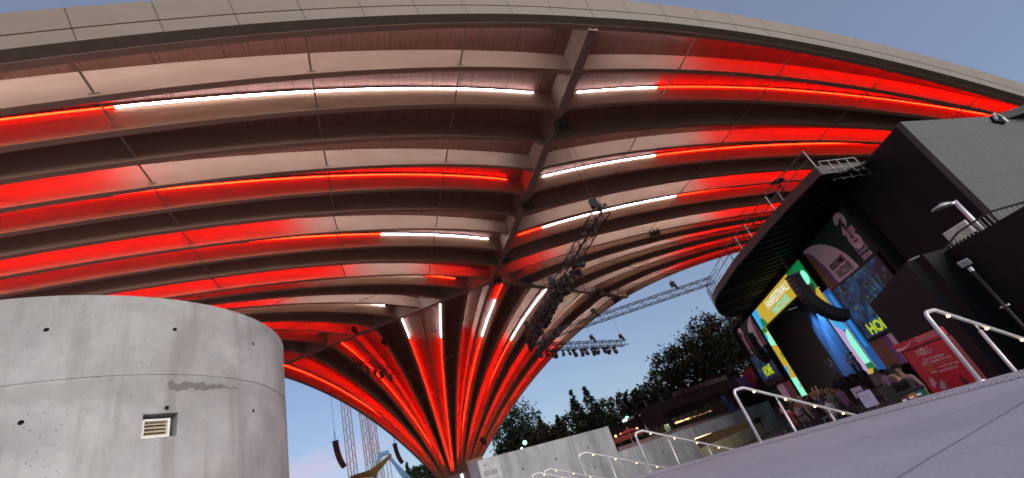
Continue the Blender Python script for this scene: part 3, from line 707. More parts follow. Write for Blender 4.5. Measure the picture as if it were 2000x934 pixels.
shape('screen_shape', [(13.35, 6.44), (14.7, 6.44), (14.7, 6.0), (13.35, 6.0)], EG, lc, .106)
shape('screen_shape', [(13.35, 5.9), (14.7, 5.9), (14.7, 4.75), (13.35, 4.5)], EMt, lc, .106); shape('screen_shape', [(14.7, 5.9), (14.1, 5.9)] + arcpts(14.7, 5.9, .6, 190, 270, 6), EB, lc, .112)
shape('screen_shape', [(13.35, 3.9), (13.35, 3.2), (13.75, 3.5)], EG, lc, .106)
shape('screen_shape', [(13.35, 2.5), (14.7, 2.5), (14.7, .0)] + arcpts(13.35, 1.2, 1.3, 0, 90, 8), EB, lc, .106)
shape('screen_shape', [(13.35, 1.35), (14.7, 1.45), (14.7, -.3), (13.35, -.3)], EMt, lc, .11); shape('screen_shape', [(13.35, .8), (13.35, .4), (13.8, .5)], EB, lc, .114)
rc = panel('column_screen', 0., 1.25, ZB, ZT, EDG, led, .1)
shape('screen_shape', [(0, 8.2), (1.25, 8.2), (1.25, 6.5), (0, 6.2)], EG, rc, .106); shape('screen_shape', arcpts(.75, 7.0, .62, 0, 360, 20, .55), EMt, rc, .111)
shape('screen_shape', [(0, 6.2), (.5, 6.1), (.35, 5.0), (0, 4.8)], EG, rc, .106); shape('screen_shape', arcpts(.15, 4.9, .9, -60, 120, 16, 1.0) + [(0, 5.8), (0, 4.0)], EY, rc, .112)
shape('screen_shape', [(0, 4.05), (1.25, 4.2), (1.25, 2.9), (0, 2.6)], EB, rc, .106)
shape('screen_shape', [(1.25, 3.2), (1.25, -.3), (.9, -.3), (.5, 2.6)], EL, rc, .111)
shape('screen_shape', [(0, 2.75)] + arcpts(0, 1.6, .85, 85, 0, 8, 1.1) + [(.8, .35), (0, .35)], EMt, rc, .115)
shape('screen_shape', [(0, .35), (.85, .35), (.85, .0), (0, -.1)], EG, rc, .115); shape('screen_shape', [(.2, 0), (1.0, .0), (1.0, -.32), (.55, -.32)], EY, rc, .118)
# reveal beside the opening, the blue light on it put in as glow
EBl = emis('blue_reveal_glow', (24, 92, 165), .7); rv = thing('blue_reveal', 'narrow reveal beside the right led column, glowing in place of blue light', 'led screen', S(-.9, -.3))
rv['kind'] = 'thing'
panel('strip_panel', -1.1, -.12, -.3, 5.4, EBl, rv, .08); panel('strip_panel', -1.35, -1.05, 1.2, 5.0, emis('blue_strip_glow', (30, 140, 225), .8), rv, .35)

# ---- wings: banner, video screen, lower banner
bn = {k: M('banner_' + k, c, .8, 0, .05) for k, c in dict(green=(.012, .045, .034), lilac=(.80, .74, .82), purple=(.24, .11, .36), bronze=(.22, .14, .07), pink=(.85, .66, .82), brown=(.11, .04, .025), black=(.012, .012, .014)).items()}
def wing(u_in, u_out, lab, far):
    """u_in is the side next to the led frame, u_out the outer side"""
    f = 1 if u_out > u_in else -1; W_ = abs(u_out - u_in); U = lambda a: u_in + f * a
    t = thing('wing_banner', lab + ' dark green banner with a lilac arch above the video screen', 'banner', S(U(W_ / 2), 5.1)); t['kind'] = 'thing'
    c = panel('cloth', U(0), U(W_), 5.1, 8.3, bn['green'], t, .06)
    shape('lilac_arch', [(U(0), 5.1)] + [(U(a), z) for a, z in arcpts(0, 5.1, 4.4, 0, 90, 20, 3.19)], bn['lilac'], c, .064)
    shape('purple_arch', [(U(0), 5.1)] + [(U(a), z) for a, z in arcpts(0, 5.1, 1.45, 0, 90, 18, 3.0)], bn['purple'], c, .068); shape('bronze_arch', [(U(0), 5.1)] + [(U(a), z) for a, z in arcpts(0, 5.1, 1.08, 0, 90, 18, 2.88)], bn['bronze'], c, .072)
    text('banner_lettering', 'NOUS SOMMES', bn['black'], c, S(U(2.75), 6.2, .08), SRt, UP, 2.0, .42, bold=.04); text('banner_lettering', 'VANCOUVER', bn['black'], c, S(U(2.9), 5.62, .08), SRt, UP, 2.1, .56, bold=.015)
    # emblem: stacked 2 and 6 with a cup
    e0 = 5.75
    def stroke(pts, wd):
        P_ = [np.array(p, float) for p in pts]; Lh, Rh = [], []
        for i, p in enumerate(P_):
            t_ = P_[min(i + 1, len(P_) - 1)] - P_[max(i - 1, 0)]; t_ = t_ / np.linalg.norm(t_); n2 = np.array([-t_[1], t_[0]]); Lh.append(p + n2 * wd / 2); Rh.append(p - n2 * wd / 2)
        return Lh, Rh
    def figure(pts, z0):
        m_ = MB(); Lh, Rh = stroke(pts, .40)
        for i in range(len(Lh) - 1):
            q4 = [Lh[i], Lh[i + 1], Rh[i + 1], Rh[i]]; m_.add([S(U(e0) - p[0], z0 + p[1], .078) for p in q4], [(0, 1, 2, 3)])
        return m_.build('emblem_figure', bn['pink'], c, fixn=False)
    figure([(-.42, .40)] + [(.42 * math.cos(R(a_)), .45 + .30 * math.sin(R(a_))) for a_ in np.linspace(170, -30, 14)] + [(-.1, .0), (-.45, -.28), (-.2, -.36), (.62, -.36)], 7.36)
    figure([(.45, .38), (.1, .46), (-.22, .34), (-.38, .05), (-.36, -.2)] + [(.02 + .38 * math.cos(R(a_)), -.18 + .26 * math.sin(R(a_))) for a_ in np.linspace(180, 540, 20)], 6.56)
    cupo = [(-.10, 6.52), (.10, 6.62), (.12, 6.7), (.05, 6.8), (.05, 7.1), (.15, 7.35), (.17, 7.55), (.10, 7.68), (-.10, 7.68), (-.17, 7.55), (-.15, 7.35), (-.05, 7.1), (-.05, 6.8), (-.12, 6.7)]
    shape('emblem_cup', [(U(e0) + a, z) for a, z in cupo], bn['brown'], c, .084)
    text('banner_lettering', 'FIFA', bn['black'], c, S(U(e0 + .1), 6.36, .086), SRt, UP, .5, .16); text('banner_lettering', 'COUPE', bn['pink'], c, S(U(e0), 6.03, .078), SRt, UP, 1.1, .28, bold=.03)
    text('banner_lettering', 'DU MONDE', bn['pink'], c, S(U(e0), 5.74, .078), SRt, UP, 1.1, .18, bold=.02); text('banner_lettering', '2026', bn['pink'], c, S(U(e0), 5.43, .078), SRt, UP, 1.1, .28, bold=.03)
    # video screen
    v = thing('video_screen', lab + ' video screen with a blue picture and yellow HOME lettering', 'video screen', S(U(W_ / 2 + .5), 1.7)); v['kind'] = 'thing'
    q = N('video_picture'); tcv = q.coord(); nn_ = q.noise(tcv, 1.1, 5, .6, .8); n3 = q.noise(tcv, .9, 3, .6, 1.2)
    col = q.ramp(nn_, [(.40, (.001, .002, .006)), (.56, (.003, .018, .06)), (.74, (.006, .06, .17))])
    rid = q.math('LESS_THAN', q.math('ABSOLUTE', q.math('SUBTRACT', n3, .5)), .008); sp_ = q.n('ShaderNodeTexVoronoi'); sp_.inputs['Scale'].default_value = 1.6; q.l(tcv, sp_.inputs[0])
    col = q.mix(q.math('MULTIPLY', rid, .6), col, (.06, .20, .16)); col = q.mix(q.ramp(sp_.outputs['Distance'], [(.04, .8), (.08, 0.)]), col, (.03, .25, .36))
    q.b.inputs['Base Color'].default_value = (.01, .01, .01, 1); q.l(col, q.b.inputs['Emission Color']); q.b.inputs['Emission Strength'].default_value = 1.1 / GAIN
    sc_ = panel('screen', U(.6), U(W_ - .25), 1.6, 5.0, q.mat, v, .28, .2)
    b = MB()
    for a, c_, z0, z1 in ((.55, W_ - .2, 5.0, 5.14), (.55, W_ - .2, 1.46, 1.6), (.46, .6, 1.46, 5.14), (W_ - .25, W_ - .11, 1.46, 5.14)): b.box(S(U((a + c_) / 2), (z0 + z1) / 2, .19), (c_ - a, .24, z1 - z0), (SU, SO, UP))
    b.build('screen_frame', MT['black_metal'], v)
    text('screen_lettering', 'HOME', emis('screen_lime', (200, 228, 30), .7), sc_, S(U(2.9 if not far else W_ / 2), 2.0 if not far else 3.0, .29), SRt, UP, 3.0, .68 if not far else 1.0, bold=.04)
    if far:
        b = MB(); b.prism([(U(.6), 1.62), (U(W_ - .3), 1.62), (U(W_ - .3), 2.1), (U(5.2), 2.4), (U(3.8), 2.15), (U(2.4), 2.3), (U(.6), 2.05)], S(0, 0, .286), SU, UP, SO, .004); b.build('screen_crowd', M('screen_crowd', (.03, .012, .02), .8), sc_)
    lo = thing('lower_banner', lab + ' lower banner in grey lilac, purple and bronze below the video screen', 'banner', S(U(W_ / 2), -.4)); lo['kind'] = 'thing'
    c = panel('cloth', U(0), U(W_), -.36, 1.4, bn['green'], lo, .06)
    shape('lilac_band', [(U(1.6), 1.4), (U(4.4), 1.4), (U(4.4), -.36), (U(1.6), -.36)], bn['lilac'], c, .064); shape('purple_band', [(U(1.6), 1.4), (U(2.3), 1.4), (U(2.3), -.36), (U(1.6), -.36)], bn['purple'], c, .068); shape('bronze_band', [(U(0), 1.4), (U(1.65), 1.4), (U(1.65), -.36), (U(0), -.36)], bn['bronze'], c, .072)
wing(-1.14, -8.1, 'right hand', False)
wing(15.5, 22.6, 'far left', True)

# ---- line arrays hung on both sides of the opening
def line_array(px, D, n, label, name='line_array', kick=62, bw=.85, bh=.235, cable=None, yaw=0., start=6, group='hanging loudspeaker arrays'):
    p = at_d(*px, D); fwd = unit(V3(-math.cos(yaw), math.sin(yaw), 0)); sd_ = np.cross(UP, fwd)
    t = thing(name, label, 'speaker array', p, group)
    a = R(-start); c = p.copy()
    g_ = MB(); g_.box(c + UP * .06, (.75, bw * .8, .07), (fwd, sd_, UP)); g_.build('flying_frame', MT['black_metal'], t)
    for i in range(n):
        ax = unit(-UP * math.cos(a) - fwd * -1 * math.sin(a) * -1); f2 = unit(fwd * math.cos(a) - UP * math.sin(a)); dn = unit(-UP * math.cos(a) - fwd * math.sin(a))
        c = c + dn * bh * .5
        h = MB(); hw = bw / 2
        poly_ = [(-.26, -bh * .44), (.26, -bh * .49), (.26, bh * .49), (-.26, bh * .44)]
        h.prism(poly_, c - sd_ * hw, f2, -dn, sd_, bw); cab = h.build('cabinet', MT['rubber'], t)
        h = MB(); h.box(c + f2 * .265, (.02, bw * .94, bh * .72), (f2, sd_, dn)); h.build('grille', MT['black_metal'], cab)
        c = c + dn * bh * .5; a += R(kick / n) * (.4 + 1.2 * i / n)
    if cable is not None:
        for sg in (-.35, 0., .35):
            w_ = MB(); w_.tube([p + UP * .1 + sd_ * sg, V3(p[0], p[1], cable) if sg == 0 else p + UP * 1.6], .02, 6); w_.build('cable', MT['black_metal'], t)
    return t
line_array((1549, 540), 30.5, 15, 'curved black loudspeaker array hanging right of the yellow led header', cable=9.2, yaw=.1, kick=80)
line_array((1462, 655), 45, 11, 'dark loudspeaker array hanging before the far left banner of the stage', cable=9.2, yaw=-.1, kick=50)

# ---- beams of blue stage light inside the house (real lamps)
for u, zc, o, tgt, e_ in ((8.4, 7.3, -2.0, (9.6, 2.5, -3), 2600), (9.6, 7.3, -1.6, (11.0, 3, -3), 1200), (4.5, 7.2, -1.5, (5.5, .3, -1.2), 1500), (10, 7.2, -4, (9, 0, -7), 900)):
    L_ = bpy.data.lights.new('stage_spot', 'SPOT'); L_.energy = e_; L_.color = (.12, .42, 1.); L_.spot_size = R(38); L_.spot_blend = .8; L_.shadow_soft_size = .15
    lo_ = bpy.data.objects.new('stage_spot', L_); C.objects.link(lo_); p = S(u, zc, o); lo_.location = Vector(p); lo_.rotation_euler = (Vector(p) - Vector(S(*tgt))).to_track_quat('Z', 'Y').to_euler()
bl = MB()
for i in range(7):
    u = 1.8 + i * .42; z0 = 7.0 - .1 * i; b = [(u, z0), (u + .34, z0), (u + .34 + .6, 1.2), (u + .5, 1.2)]
drape = thing('beam_drape', 'added drape lit blue, standing in for light beams inside the stage', 'drape', S(2.6, -.3, -3)); dq = MB()  # added drape, catches the blue spots in place of visible beams
N_ = 40; rows = []
for i in range(N_ + 1):
    u = 8.2 + 3.6 * i / N_; o = -3 + .14 * math.sin(i * 1.3) + .05 * math.sin(i * 3.1); rows.append([S(u, 7.0, o), S(u + .05, 3.5, o * 1.01), S(u, -.3, o)])
dq.sweep(rows, closed=False); dq.build('cloth', M('beam_drape_cloth', (.10, .14, .20), .9), drape, True, fixn=False)

# ================================================================== dark buildings on the right
twr = thing('tower_building', 'tall dark building behind the stage, its lit board end coloured paler grey', 'building', (19, 19, FLOOR)); twr['kind'] = 'thing'
T0 = at_d(1758, 238, 26); ztop = T0[2]; T0[2] = 0
ta = V3(T0[0] + .12, 23.6, 0); tb_ = T0 + unit(V3(9.8, 4.2, 0)) * 18
gclad = N('lit_grey_cladding'); co = gclad.coord((1.2, 1.2, .05)); f1 = gclad.noise(co, 6, 6, .65); f2_ = gclad.noise(gclad.coord(), .5, 4)
cc = gclad.ramp(f1, [(.3, (.050, .051, .054)), (.7, (.092, .093, .097))]); cc = gclad.mix(gclad.ramp(f2_, [(.35, 0.), (.7, .3)]), cc, (.055, .054, .052))  # end wall paler than the side wall: light on it put into the colour
tcz = gclad.n('ShaderNodeTexCoord'); sz = gclad.n('ShaderNodeSeparateXYZ'); gclad.l(tcz.outputs['Object'], sz.inputs[0]); frz = gclad.math('FRACT', gclad.math('DIVIDE', sz.outputs[2], 2.44)); cc = gclad.mix(gclad.math('LESS_THAN', frz, .008), cc, (.02, .02, .02))
gclad.base(cc); gclad.b.inputs['Roughness'].default_value = .7; gclad.bump(f1, .3, .01)
def wallbox(name, p, q, z0, z1, mat, parent, th=.25, proud=0.):
    d = unit(q - p); n_ = V3(-d[1], d[0], 0); b = MB(); b.box((p + q) / 2 - n_ * th / 2 + UP * (z0 + z1) / 2, (np.linalg.norm(q - p), th, z1 - z0), (d, n_, UP)); return b.build(name, mat, parent)
wallbox('end_wall', tb_, T0, FLOOR, ztop, gclad.mat, twr); wallbox('side_wall', T0 + V3(.002, .26, 0), ta, FLOOR, ztop - .003, MT['bw'], twr)
b = MB(); b.prism([(T0[0] + .1, T0[1] + .2), (tb_[0], tb_[1] + .2), (tb_[0], 33), (ta[0] + .1, 23.6)], (0, 0, ztop - .3), V3(1, 0, 0), V3(0, 1, 0), UP, .25); b.build('roof', bp, twr)
hp = at_d(1943, 224, 33); hx = unit(V3(9.8, 4.2, 0)); HS = .42
hb = MB(); hy = V3(-hx[1], hx[0], 0)
for o in (0, 1.2):
    for p, q in (((-.9, -.9), (-.1, .2)), ((-.1, .2), (.9, -.5)), ((.9, -.5), (.9, -1.3))): hb.bar(hp + hx * p[0] * HS + UP * p[1] * HS + hy * o * HS, hp + hx * q[0] * HS + UP * q[1] * HS + hy * o * HS, .10, .06)
hb.prism([(-.36, -.38), (-.04, .05), (.36, -.21), (.36, -.55)], hp + hy * .06, hx, UP, hy, .4, 1)
hb.build('roof_hatch', [M('white_hatch_frame', (.6, .58, .58), .5), bp], twr)

anx = thing('low_annex', 'low black building with a roof terrace railing behind the drinks kiosk', 'building', (13, 14, FLOOR)); anx['kind'] = 'thing'
AZ = 2.86
a0, a1, a2, a3 = V3(14.27, 21.0, 0), V3(11.34, 13.97, 0), V3(12.4, 14.3, 0), V3(13.9, 2.0, 0)
wallbox('wall', a0, a1, FLOOR, AZ, MT['bw'], anx); wallbox('wall', a1, a2, FLOOR, AZ - .004, MT['bw'], anx); wallbox('wall', a2 + V3(.02, 0, 0), a3, FLOOR, AZ - .1, MT['bw'], anx)
b = MB(); b.prism([(a0[0] + .1, a0[1]), (a1[0] + .15, a1[1] + .2), (a2[0] + .1, a2[1]), (a3[0] + .1, a3[1]), (20, 2), (20, 21)], (0, 0, AZ - .4), V3(1, 0, 0), V3(0, 1, 0), UP, .28); b.build('roof', bp, anx)
b = MB(); b.bar(a0 + UP * (AZ + .02), a1 + UP * (AZ + .02), .28, .04); b.build('coping', M('pale_coping', (.22, .22, .24), .4, .3), anx)
rp_ = [at_d(1840, 492, 18.9), at_d(1870, 455, 18.7), at_d(1930, 415, 18.2), at_d(2000, 395, 17.8), at_d(2090, 352, 17.2)]
b = MB()
for p, q in zip(rp_[:-1], rp_[1:]):
    pz, qz = V3(p[0], p[1], AZ - .1), V3(q[0], q[1], AZ - .1); b.bar(p, q, .05, .05)
    k = max(2, int(np.linalg.norm(q - p) / .11))
    for i in range(k): f = (i + .5) / k; c = p + (q - p) * f; cz = pz + (qz - pz) * f; b.bar(cz, c, .03, .012)
b.build('railing', M('dark_railing', (.05, .048, .046), .5, .3), anx)
# the terrace's bright louvre panel
b = MB(); p, q = at_d(1862, 478, 19.3), at_d(1905, 452, 19.0)
for i in range(14): c = p + (q - p) * i / 13; b.bar(c, c + UP * .42, .05, .012)
b.build('louvre', M('pale_louvre', (.42, .38, .35), .6), anx)
# lamp on the terrace and floodlight before the wall
lp = thing('terrace_lamp', 'grey post lamp with a flat oval head above the terrace railing', 'lamp post', at_d(1906, 436, 20))
b = MB(); q = at_d(1906, 436, 20); tz = at_d(1862, 394, 20)[2]; b.tube([q - UP * .6, V3(q[0], q[1], tz)], .065, 12); b.build('post', MT['galv'], lp, True)
hdm = M('lamp_head_grey', (.45, .46, .48), .35, .4)
b = MB(); tp = V3(q[0], q[1], tz - .05); sdv = -cR * .9 + V3(0, 0, .0); sdv = unit(V3(sdv[0], sdv[1], 0)); b.bar(tp, tp + sdv * .35, .06); b.build('arm', MT['galv'], lp)
b = MB(); b.ball(tp + sdv * .56 - UP * .02, .33, 18, 8, 0, (1, .7, .22)); b.build('lamp_head', hdm, lp, True)
b = MB(); b.box(tp + sdv * .5 + UP * .06, (.3, .12, .08), (sdv, V3(-sdv[1], sdv[0], 0), UP)); b.build('bracket', MT['black_metal'], lp)
fp = thing('pole_floodlight', 'small pale floodlight on a tall dark pole against the black annex wall', 'floodlight', at_d(1990, 600, 12))
q = at_d(1898, 528, 12); b = MB(); b.tube([V3(q[0], q[1], FLOOR), q], .025, 10); b.build('pole', MT['black_metal'], fp, True)
b = MB(); b.tube([q - UP * .02, q + UP * .06], .035, 10); b.build('collar', hdm, fp)
b = MB(); sdv2 = unit(V3(-.8, -.6, 0)); b.box(q + UP * .16 + sdv2 * .03, (.05, .17, .11), (unit(sdv2 * .8 + UP * -.5), V3(-sdv2[1], sdv2[0], 0), unit(sdv2 * .5 + UP * .8))); b.build('lamp_head', hdm, fp)
b = MB(); b.bar(q - UP * .75 - V3(.0, .09, 0), q - UP * .75 + V3(0, .09, 0), .03); b.build('clamp', hdm, fp)

# ================================================================== drinks kiosk
K0 = V3(8.9, 8.9 / math.tan(R(33.1)), 0); KZ = .83
KU = V3(0, -1, 0); KN = V3(-1, 0, 0); KA, KB = .10, 1.86; KW = KB - KA; KM = (KA + KB) / 2; KH = KZ - FLOOR
red = M('kiosk_red', (.56, .015, .032), .5, 0, .06); rdk = M('kiosk_red_side', (.22, .010, .018), .5, 0, .08)
kio = thing('drinks_kiosk', 'red drinks kiosk with white recycling slogan and a wave ribbon header', 'kiosk', (9.0, K0[1] - KM, FLOOR)); kio['kind'] = 'thing'
def KP(a, z, o=0.): return K0 + KU * a + UP * z + KN * o
b = MB(); b.box(KP(KM, (FLOOR + .60) / 2, -.05), (KW, .10, .60 - FLOOR), (KU, KN, UP)); body = b.build('cabinet', rdk, kio)
b = MB(); b.box(KP(KM - .02, (.62 + KZ) / 2, -.012), (KW - .03, .16, KZ - .62), (KU, KN, UP)); hdr = b.build('header', red, kio)
b = MB(); b.box(KP(KM + .03, (FLOOR + .585) / 2, .012), (KW - .14, .03, .585 - FLOOR), (KU, KN, UP)); dr = b.build('door', red, kio)
b = MB()
for a in (KA + .075, KB - .02): b.box(KP(a, (FLOOR + .59) / 2, .02), (.018, .03, .59 - FLOOR), (KU, KN, UP))
b.box(KP(KM, .605, .02), (KW - .05, .03, .02), (KU, KN, UP)); b.build('door_trim', MT['black_metal'], kio)
wv = MB(); up_, lo_ = [], []
for x in np.linspace(0, 1, 20): yy = .675 + .10 * (x ** 2.2) - .02 * math.sin(x * math.pi); up_.append((KA + .02 + x * .72, yy + .035 * (1 - x) ** .6 + .004)); lo_.append((KA + .02 + x * .72, yy - .022 * (1 - x)))
wv.prism(up_ + lo_[::-1], KP(0, 0, .072), KU, UP, KN, .003); wv.build('ribbon', MT['white'], hdr)
for i in range(8): text('kiosk_lettering', 'GOOOOOOO'[i], MT['white'], hdr, KP(1.05 + .098 * i, .745, .07), KU, UP, .075, .125)
bt = MB(); bt.prism([(.84, .775), (.96, .735), (.985, .755), (.88, .80)], KP(0, 0, .073), KU, UP, KN, .003); bt.build('bottle_mark', M('grey_print', (.30, .30, .32), .6), hdr)
gold = M('gold_lettering', (.42, .31, .13), .6)
for s, m_, ca, zz, ww in (('Our', MT['white'], .80, .275, .24), ('bottles', MT['white'], 1.20, .275, .48), ('are', MT['white'], .68, .195, .22), ('made', MT['white'], 1.02, .195, .38), ('from', MT['white'], 1.43, .195, .34), ('100%', gold, .75, .115, .34), ('recycled', gold, 1.29, .115, .60), ('plastic', gold, .72, .03, .50), ('excluding', MT['white'], 1.34, .035, .66), ('cap', MT['white'], .75, -.05, .23), ('and', MT['white'], 1.04, -.05, .26), ('label', MT['white'], 1.38, -.05, .34)):
    text('kiosk_lettering', s, m_, dr, KP(ca, zz, .03), KU, UP, ww, .066, bold=.012)
lb = MB(); lb.prism([(.62, .40), (.80, .40), (.80, .52), (.62, .52), (.62, .505), (.785, .505), (.785, .415), (.62, .415)], KP(0, 0, .03), KU, UP, KN, .003); lb.build('logo_frame', MT['white'], dr)
lw = MB(); lw.prism([(.63, .475), (.70, .482), (.78, .45), (.78, .437), (.70, .465), (.63, .455)], KP(0, 0, .03), KU, UP, KN, .003); lw.build('logo_wave', MT['white'], dr)
lw = MB(); lw.prism([(.85, .38), (.93, .38), (.95, .40), (.95, .53), (.93, .55), (.85, .55), (.83, .53), (.83, .40)], KP(0, 0, .03), KU, UP, KN, .003); lgb = lw.build('logo_badge', MT['white'], dr)
lw = MB(); lw.box(KP(.89, .465, .036), (.035, .004, .10), (KU, KN, UP)); lw.build('logo_bottle', MT['ink'], lgb)
for i, s in enumerate(('Every', 'Tournament', 'Counts')): text('kiosk_lettering', s, MT['white'], dr, KP(1.12 - (0 if i == 1 else .05), .515 - .055 * i, .03), KU, UP, (.17, .30, .2)[i], .04)
# printed pair of open hands on the door, as flat print
hand = [(-.13, -.30), (.10, -.30), (.13, -.12), (.24, .02), (.21, .07), (.12, -.01), (.15, .18), (.11, .20), (.075, .06), (.06, .26), (.015, .26), (.01, .07), (-.04, .24), (-.085, .22), (-.06, .03), (-.14, .14), (-.17, .11), (-.12, -.06)]
for cx_, cz_, rot, s in ((.46, -.24, -.5, .50), (.72, -.36, -.9, .52)):
    hh = MB(); cr_, sr_ = math.cos(rot), math.sin(rot); hh.prism([(cx_ + s * (a * cr_ - z * sr_), cz_ + s * (a * sr_ + z * cr_)) for a, z in hand], KP(0, 0, .03), KU, UP, KN, .003); hh.build('printed_hand', M('hand_print', (.62, .55, .55), .6), dr)
hh = MB(); hh.prism([(1.28, -.5), (1.50, -.5), (1.48, -.36), (1.43, -.31), (1.42, -.24), (1.36, -.24), (1.35, -.31), (1.30, -.36)], KP(0, 0, .03), KU, UP, KN, .003); hh.build('printed_figure', M('figure_print', (.14, .02, .03), .6), dr)
# cold drinks sign on the annex wall
c0 = at_d(1758, 668, 20); sn = thing('drinks_sign', 'small dark COLD DRINKS sign on the black wall above the kiosk', 'sign', c0); sn['kind'] = 'thing'
su = unit(a1 - a0); sno = V3(su[1], -su[0], 0); sno = sno if sno[0] < 0 else -sno
def wall_hit(x, y, off):
    d = ray(x, y); n_ = sno[:2]; P0_ = (a0 + sno * off)[:2]; t = (n_ @ P0_) / (n_ @ d[:2]); return CAM + d * t
pc = wall_hit(1782, 648, .03); b = MB(); b.box(pc, (2.5, .04, .62), (su, sno, UP)); b.build('board', M('dark_sign_board', (.03, .03, .032), .5), sn)
pl_ = M('pale_sign_lettering', (.45, .38, .38), .6)
text('sign_lettering', 'COLD DRINKS', pl_, sn, pc + su * .3 + sno * .02, su, UP, 1.35, .32)
b = MB(); q = pc - su * .95 + sno * .025
for dx, dz, ww, hh_ in ((0, .13, .3, .03), (0, -.15, .3, .03), (-.14, 0, .03, .3), (.14, 0, .03, .3), (0, 0, .3, .03)): b.box(q + su * dx + UP * dz, (ww, .01, hh_), (su, sno, UP))
b.build('sign_symbol', pl_, sn)
# ================================================================== rigging under the roof
ORD = ['first', 'second', 'third', 'fourth', 'fifth', 'sixth', 'seventh', 'eighth', 'ninth', 'tenth', 'eleventh', 'twelfth', 'thirteenth', 'fourteenth', 'fifteenth', 'sixteenth', 'seventeenth', 'eighteenth', 'nineteenth', 'twentieth']
TZ = 11.9
def truss(name, p, q, wd, label, mat, group='lighting trusses', bay=None, three=True):
    p, q = V3(*p), V3(*q); d = unit(q - p); L = np.linalg.norm(q - p); a = unit(np.cross(d, UP)); b_ = np.cross(a, d)
    t = thing(name, label, 'truss', p, group); n = max(2, int(round(L / (bay or wd * 1.15)))); m = MB(); ch = [a * wd / 2 + b_ * wd / 2, -a * wd / 2 + b_ * wd / 2, -a * wd / 2 - b_ * wd / 2, a * wd / 2 - b_ * wd / 2]
    for c in ch: m.tube([p + c, q + c], .037, 6)
    m.build('chords', mat, t); m = MB()
    for i in range(n):
        s0, s1 = p + d * L * i / n, p + d * L * (i + 1) / n
        for j in range(4):
            x, y = ch[j], ch[(j + 1) % 4]
            if i % 2: x, y = y, x
            m.tube([s0 + x, s1 + y], .021, 5, 0, False); m.tube([s0 + ch[j], s0 + ch[(j + 1) % 4]], .022, 5, 0, False)
    m.build('lacing', mat, t); return t
tD0, tD1 = at_z(1178, 408, TZ), at_z(1028, 662, TZ)
tL0, tL1 = at_z(1035, 668, TZ), at_z(1392, 547, TZ)
tH0, tH1 = at_z(1047, 679, TZ), at_z(1222, 670, TZ)
truss('lighting_truss', tD0, tD1, .62, 'long black lattice truss slanting across the ribs, crowded with stage lights', MT['black_metal'])
truss('lighting_truss', tL0, tL1, .62, 'bare grey lattice truss reaching over to the curved stage canopy', MT['grey_metal'], three=True)
truss('lighting_truss', tH0, tH1, .62, 'level black truss against the sky with a row of lights hung below it', MT['black_metal'])
tS0, tS1 = at_d(693, 702, 49), at_d(764, 727, 53)
truss('lighting_truss', tS0, tS1, .6, 'short black truss hung before the left red ribs by the ridge', MT['black_metal'])
# moving head stage lights
def stage_light(p, label, grp, kind=0):
    t = thing('stage_light', label, 'stage light', p, grp); p = V3(*p)
    b = MB(); b.box(p - UP * .1, (.36, .30, .16)); b.build('base', MT['rubber'], t)
    b = MB()
    b.prism([(-.225, -.16), (.225, -.16), (.225, -.56), (.175, -.56), (.175, -.2), (-.175, -.2), (-.175, -.56), (-.225, -.56)], p - V3(0, .07, 0), V3(1, 0, 0), UP, V3(0, 1, 0), .14)
    b.build('yoke', MT['black_metal'], t); b = MB(); b.tube([p + V3(0, 0, -.30), p + V3(0, -.03, -.42), p + V3(0, -.1, -.68)], [.12, .17, .15], 12); b.build('head', MT['rubber'], t, True); return t
def lights_on(p, q, n, label, grp, seed, jit=.25):
    r_ = random.Random(seed); first = None
    for i in range(n):
        f = (i + .5 + r_.uniform(-jit, jit)) / n; c = p + (q - p) * f - UP * .36
        if first is None: first = stage_light(c, ORD[0] + ' ' + label, grp)
        else:
            o = dup(first, c, ORD[i] + ' ' + label, r_.uniform(0, 6.28)); sc = r_.uniform(.9, 1.35); o.scale = (sc, sc, sc)
lights_on(tD0 + (tD1 - tD0) * .22, tD1, 20, 'black moving head light from the upper end of the slanting truss', 'lights along the slanting truss', 3)
lights_on(tH0, tH0 + (tH1 - tH0) * .85, 13, 'black stage light from the left below the level truss', 'lights below the level truss', 4)
lights_on(tS0, tS1, 5, 'black stage light from the left under the short truss', 'lights under the short truss', 5)
cl_pos = tD0 + (tD1 - tD0) * .55
# chain hoists with their steel cables
def hoist(p, ztop, label, cable=True):
    p = V3(*p); t = thing('chain_hoist', label, 'hoist', p, 'chain hoists holding the trusses'); b = MB(); b.box(p + UP * .55, (.42, .26, .5)); b.tube([p + UP * .5 + V3(.18, 0, 0), p - UP * .05 + V3(.24, 0, 0)], [.11, .14], 8); b.build('motor', MT['rubber'], t)
    b = MB(); b.tube([p + UP * .75, p + UP * .95], .05, 8); b.build('hook', MT['black_metal'], t)
    if cable: b = MB(); b.tube([p + UP * .9, V3(p[0], p[1], ztop)], .014, 6); b.build('cable', MT['black_metal'], t)
for f, (a, b), lab in ((.03, (tD0, tD1), 'chain hoist at the upper end of the slanting truss'), (.5, (tD0, tD1), 'chain hoist near the middle of the slanting truss'), (.93, (tD0, tD1), 'chain hoist at the lower end of the slanting truss'),
                       (.36, (tL0, tL1), 'chain hoist on the bare grey truss before the ribs'), (.80, (tL0, tL1), 'chain hoist on the bare grey truss against the sky'),
                       (.10, (tH0, tH1), 'chain hoist at the near end of the level truss'), (.60, (tH0, tH1), 'chain hoist in the middle of the level truss'), (.97, (tH0, tH1), 'chain hoist at the free right end of the level truss'),):
    hoist(a + (b - a) * f + UP * .3, 20.3, lab)
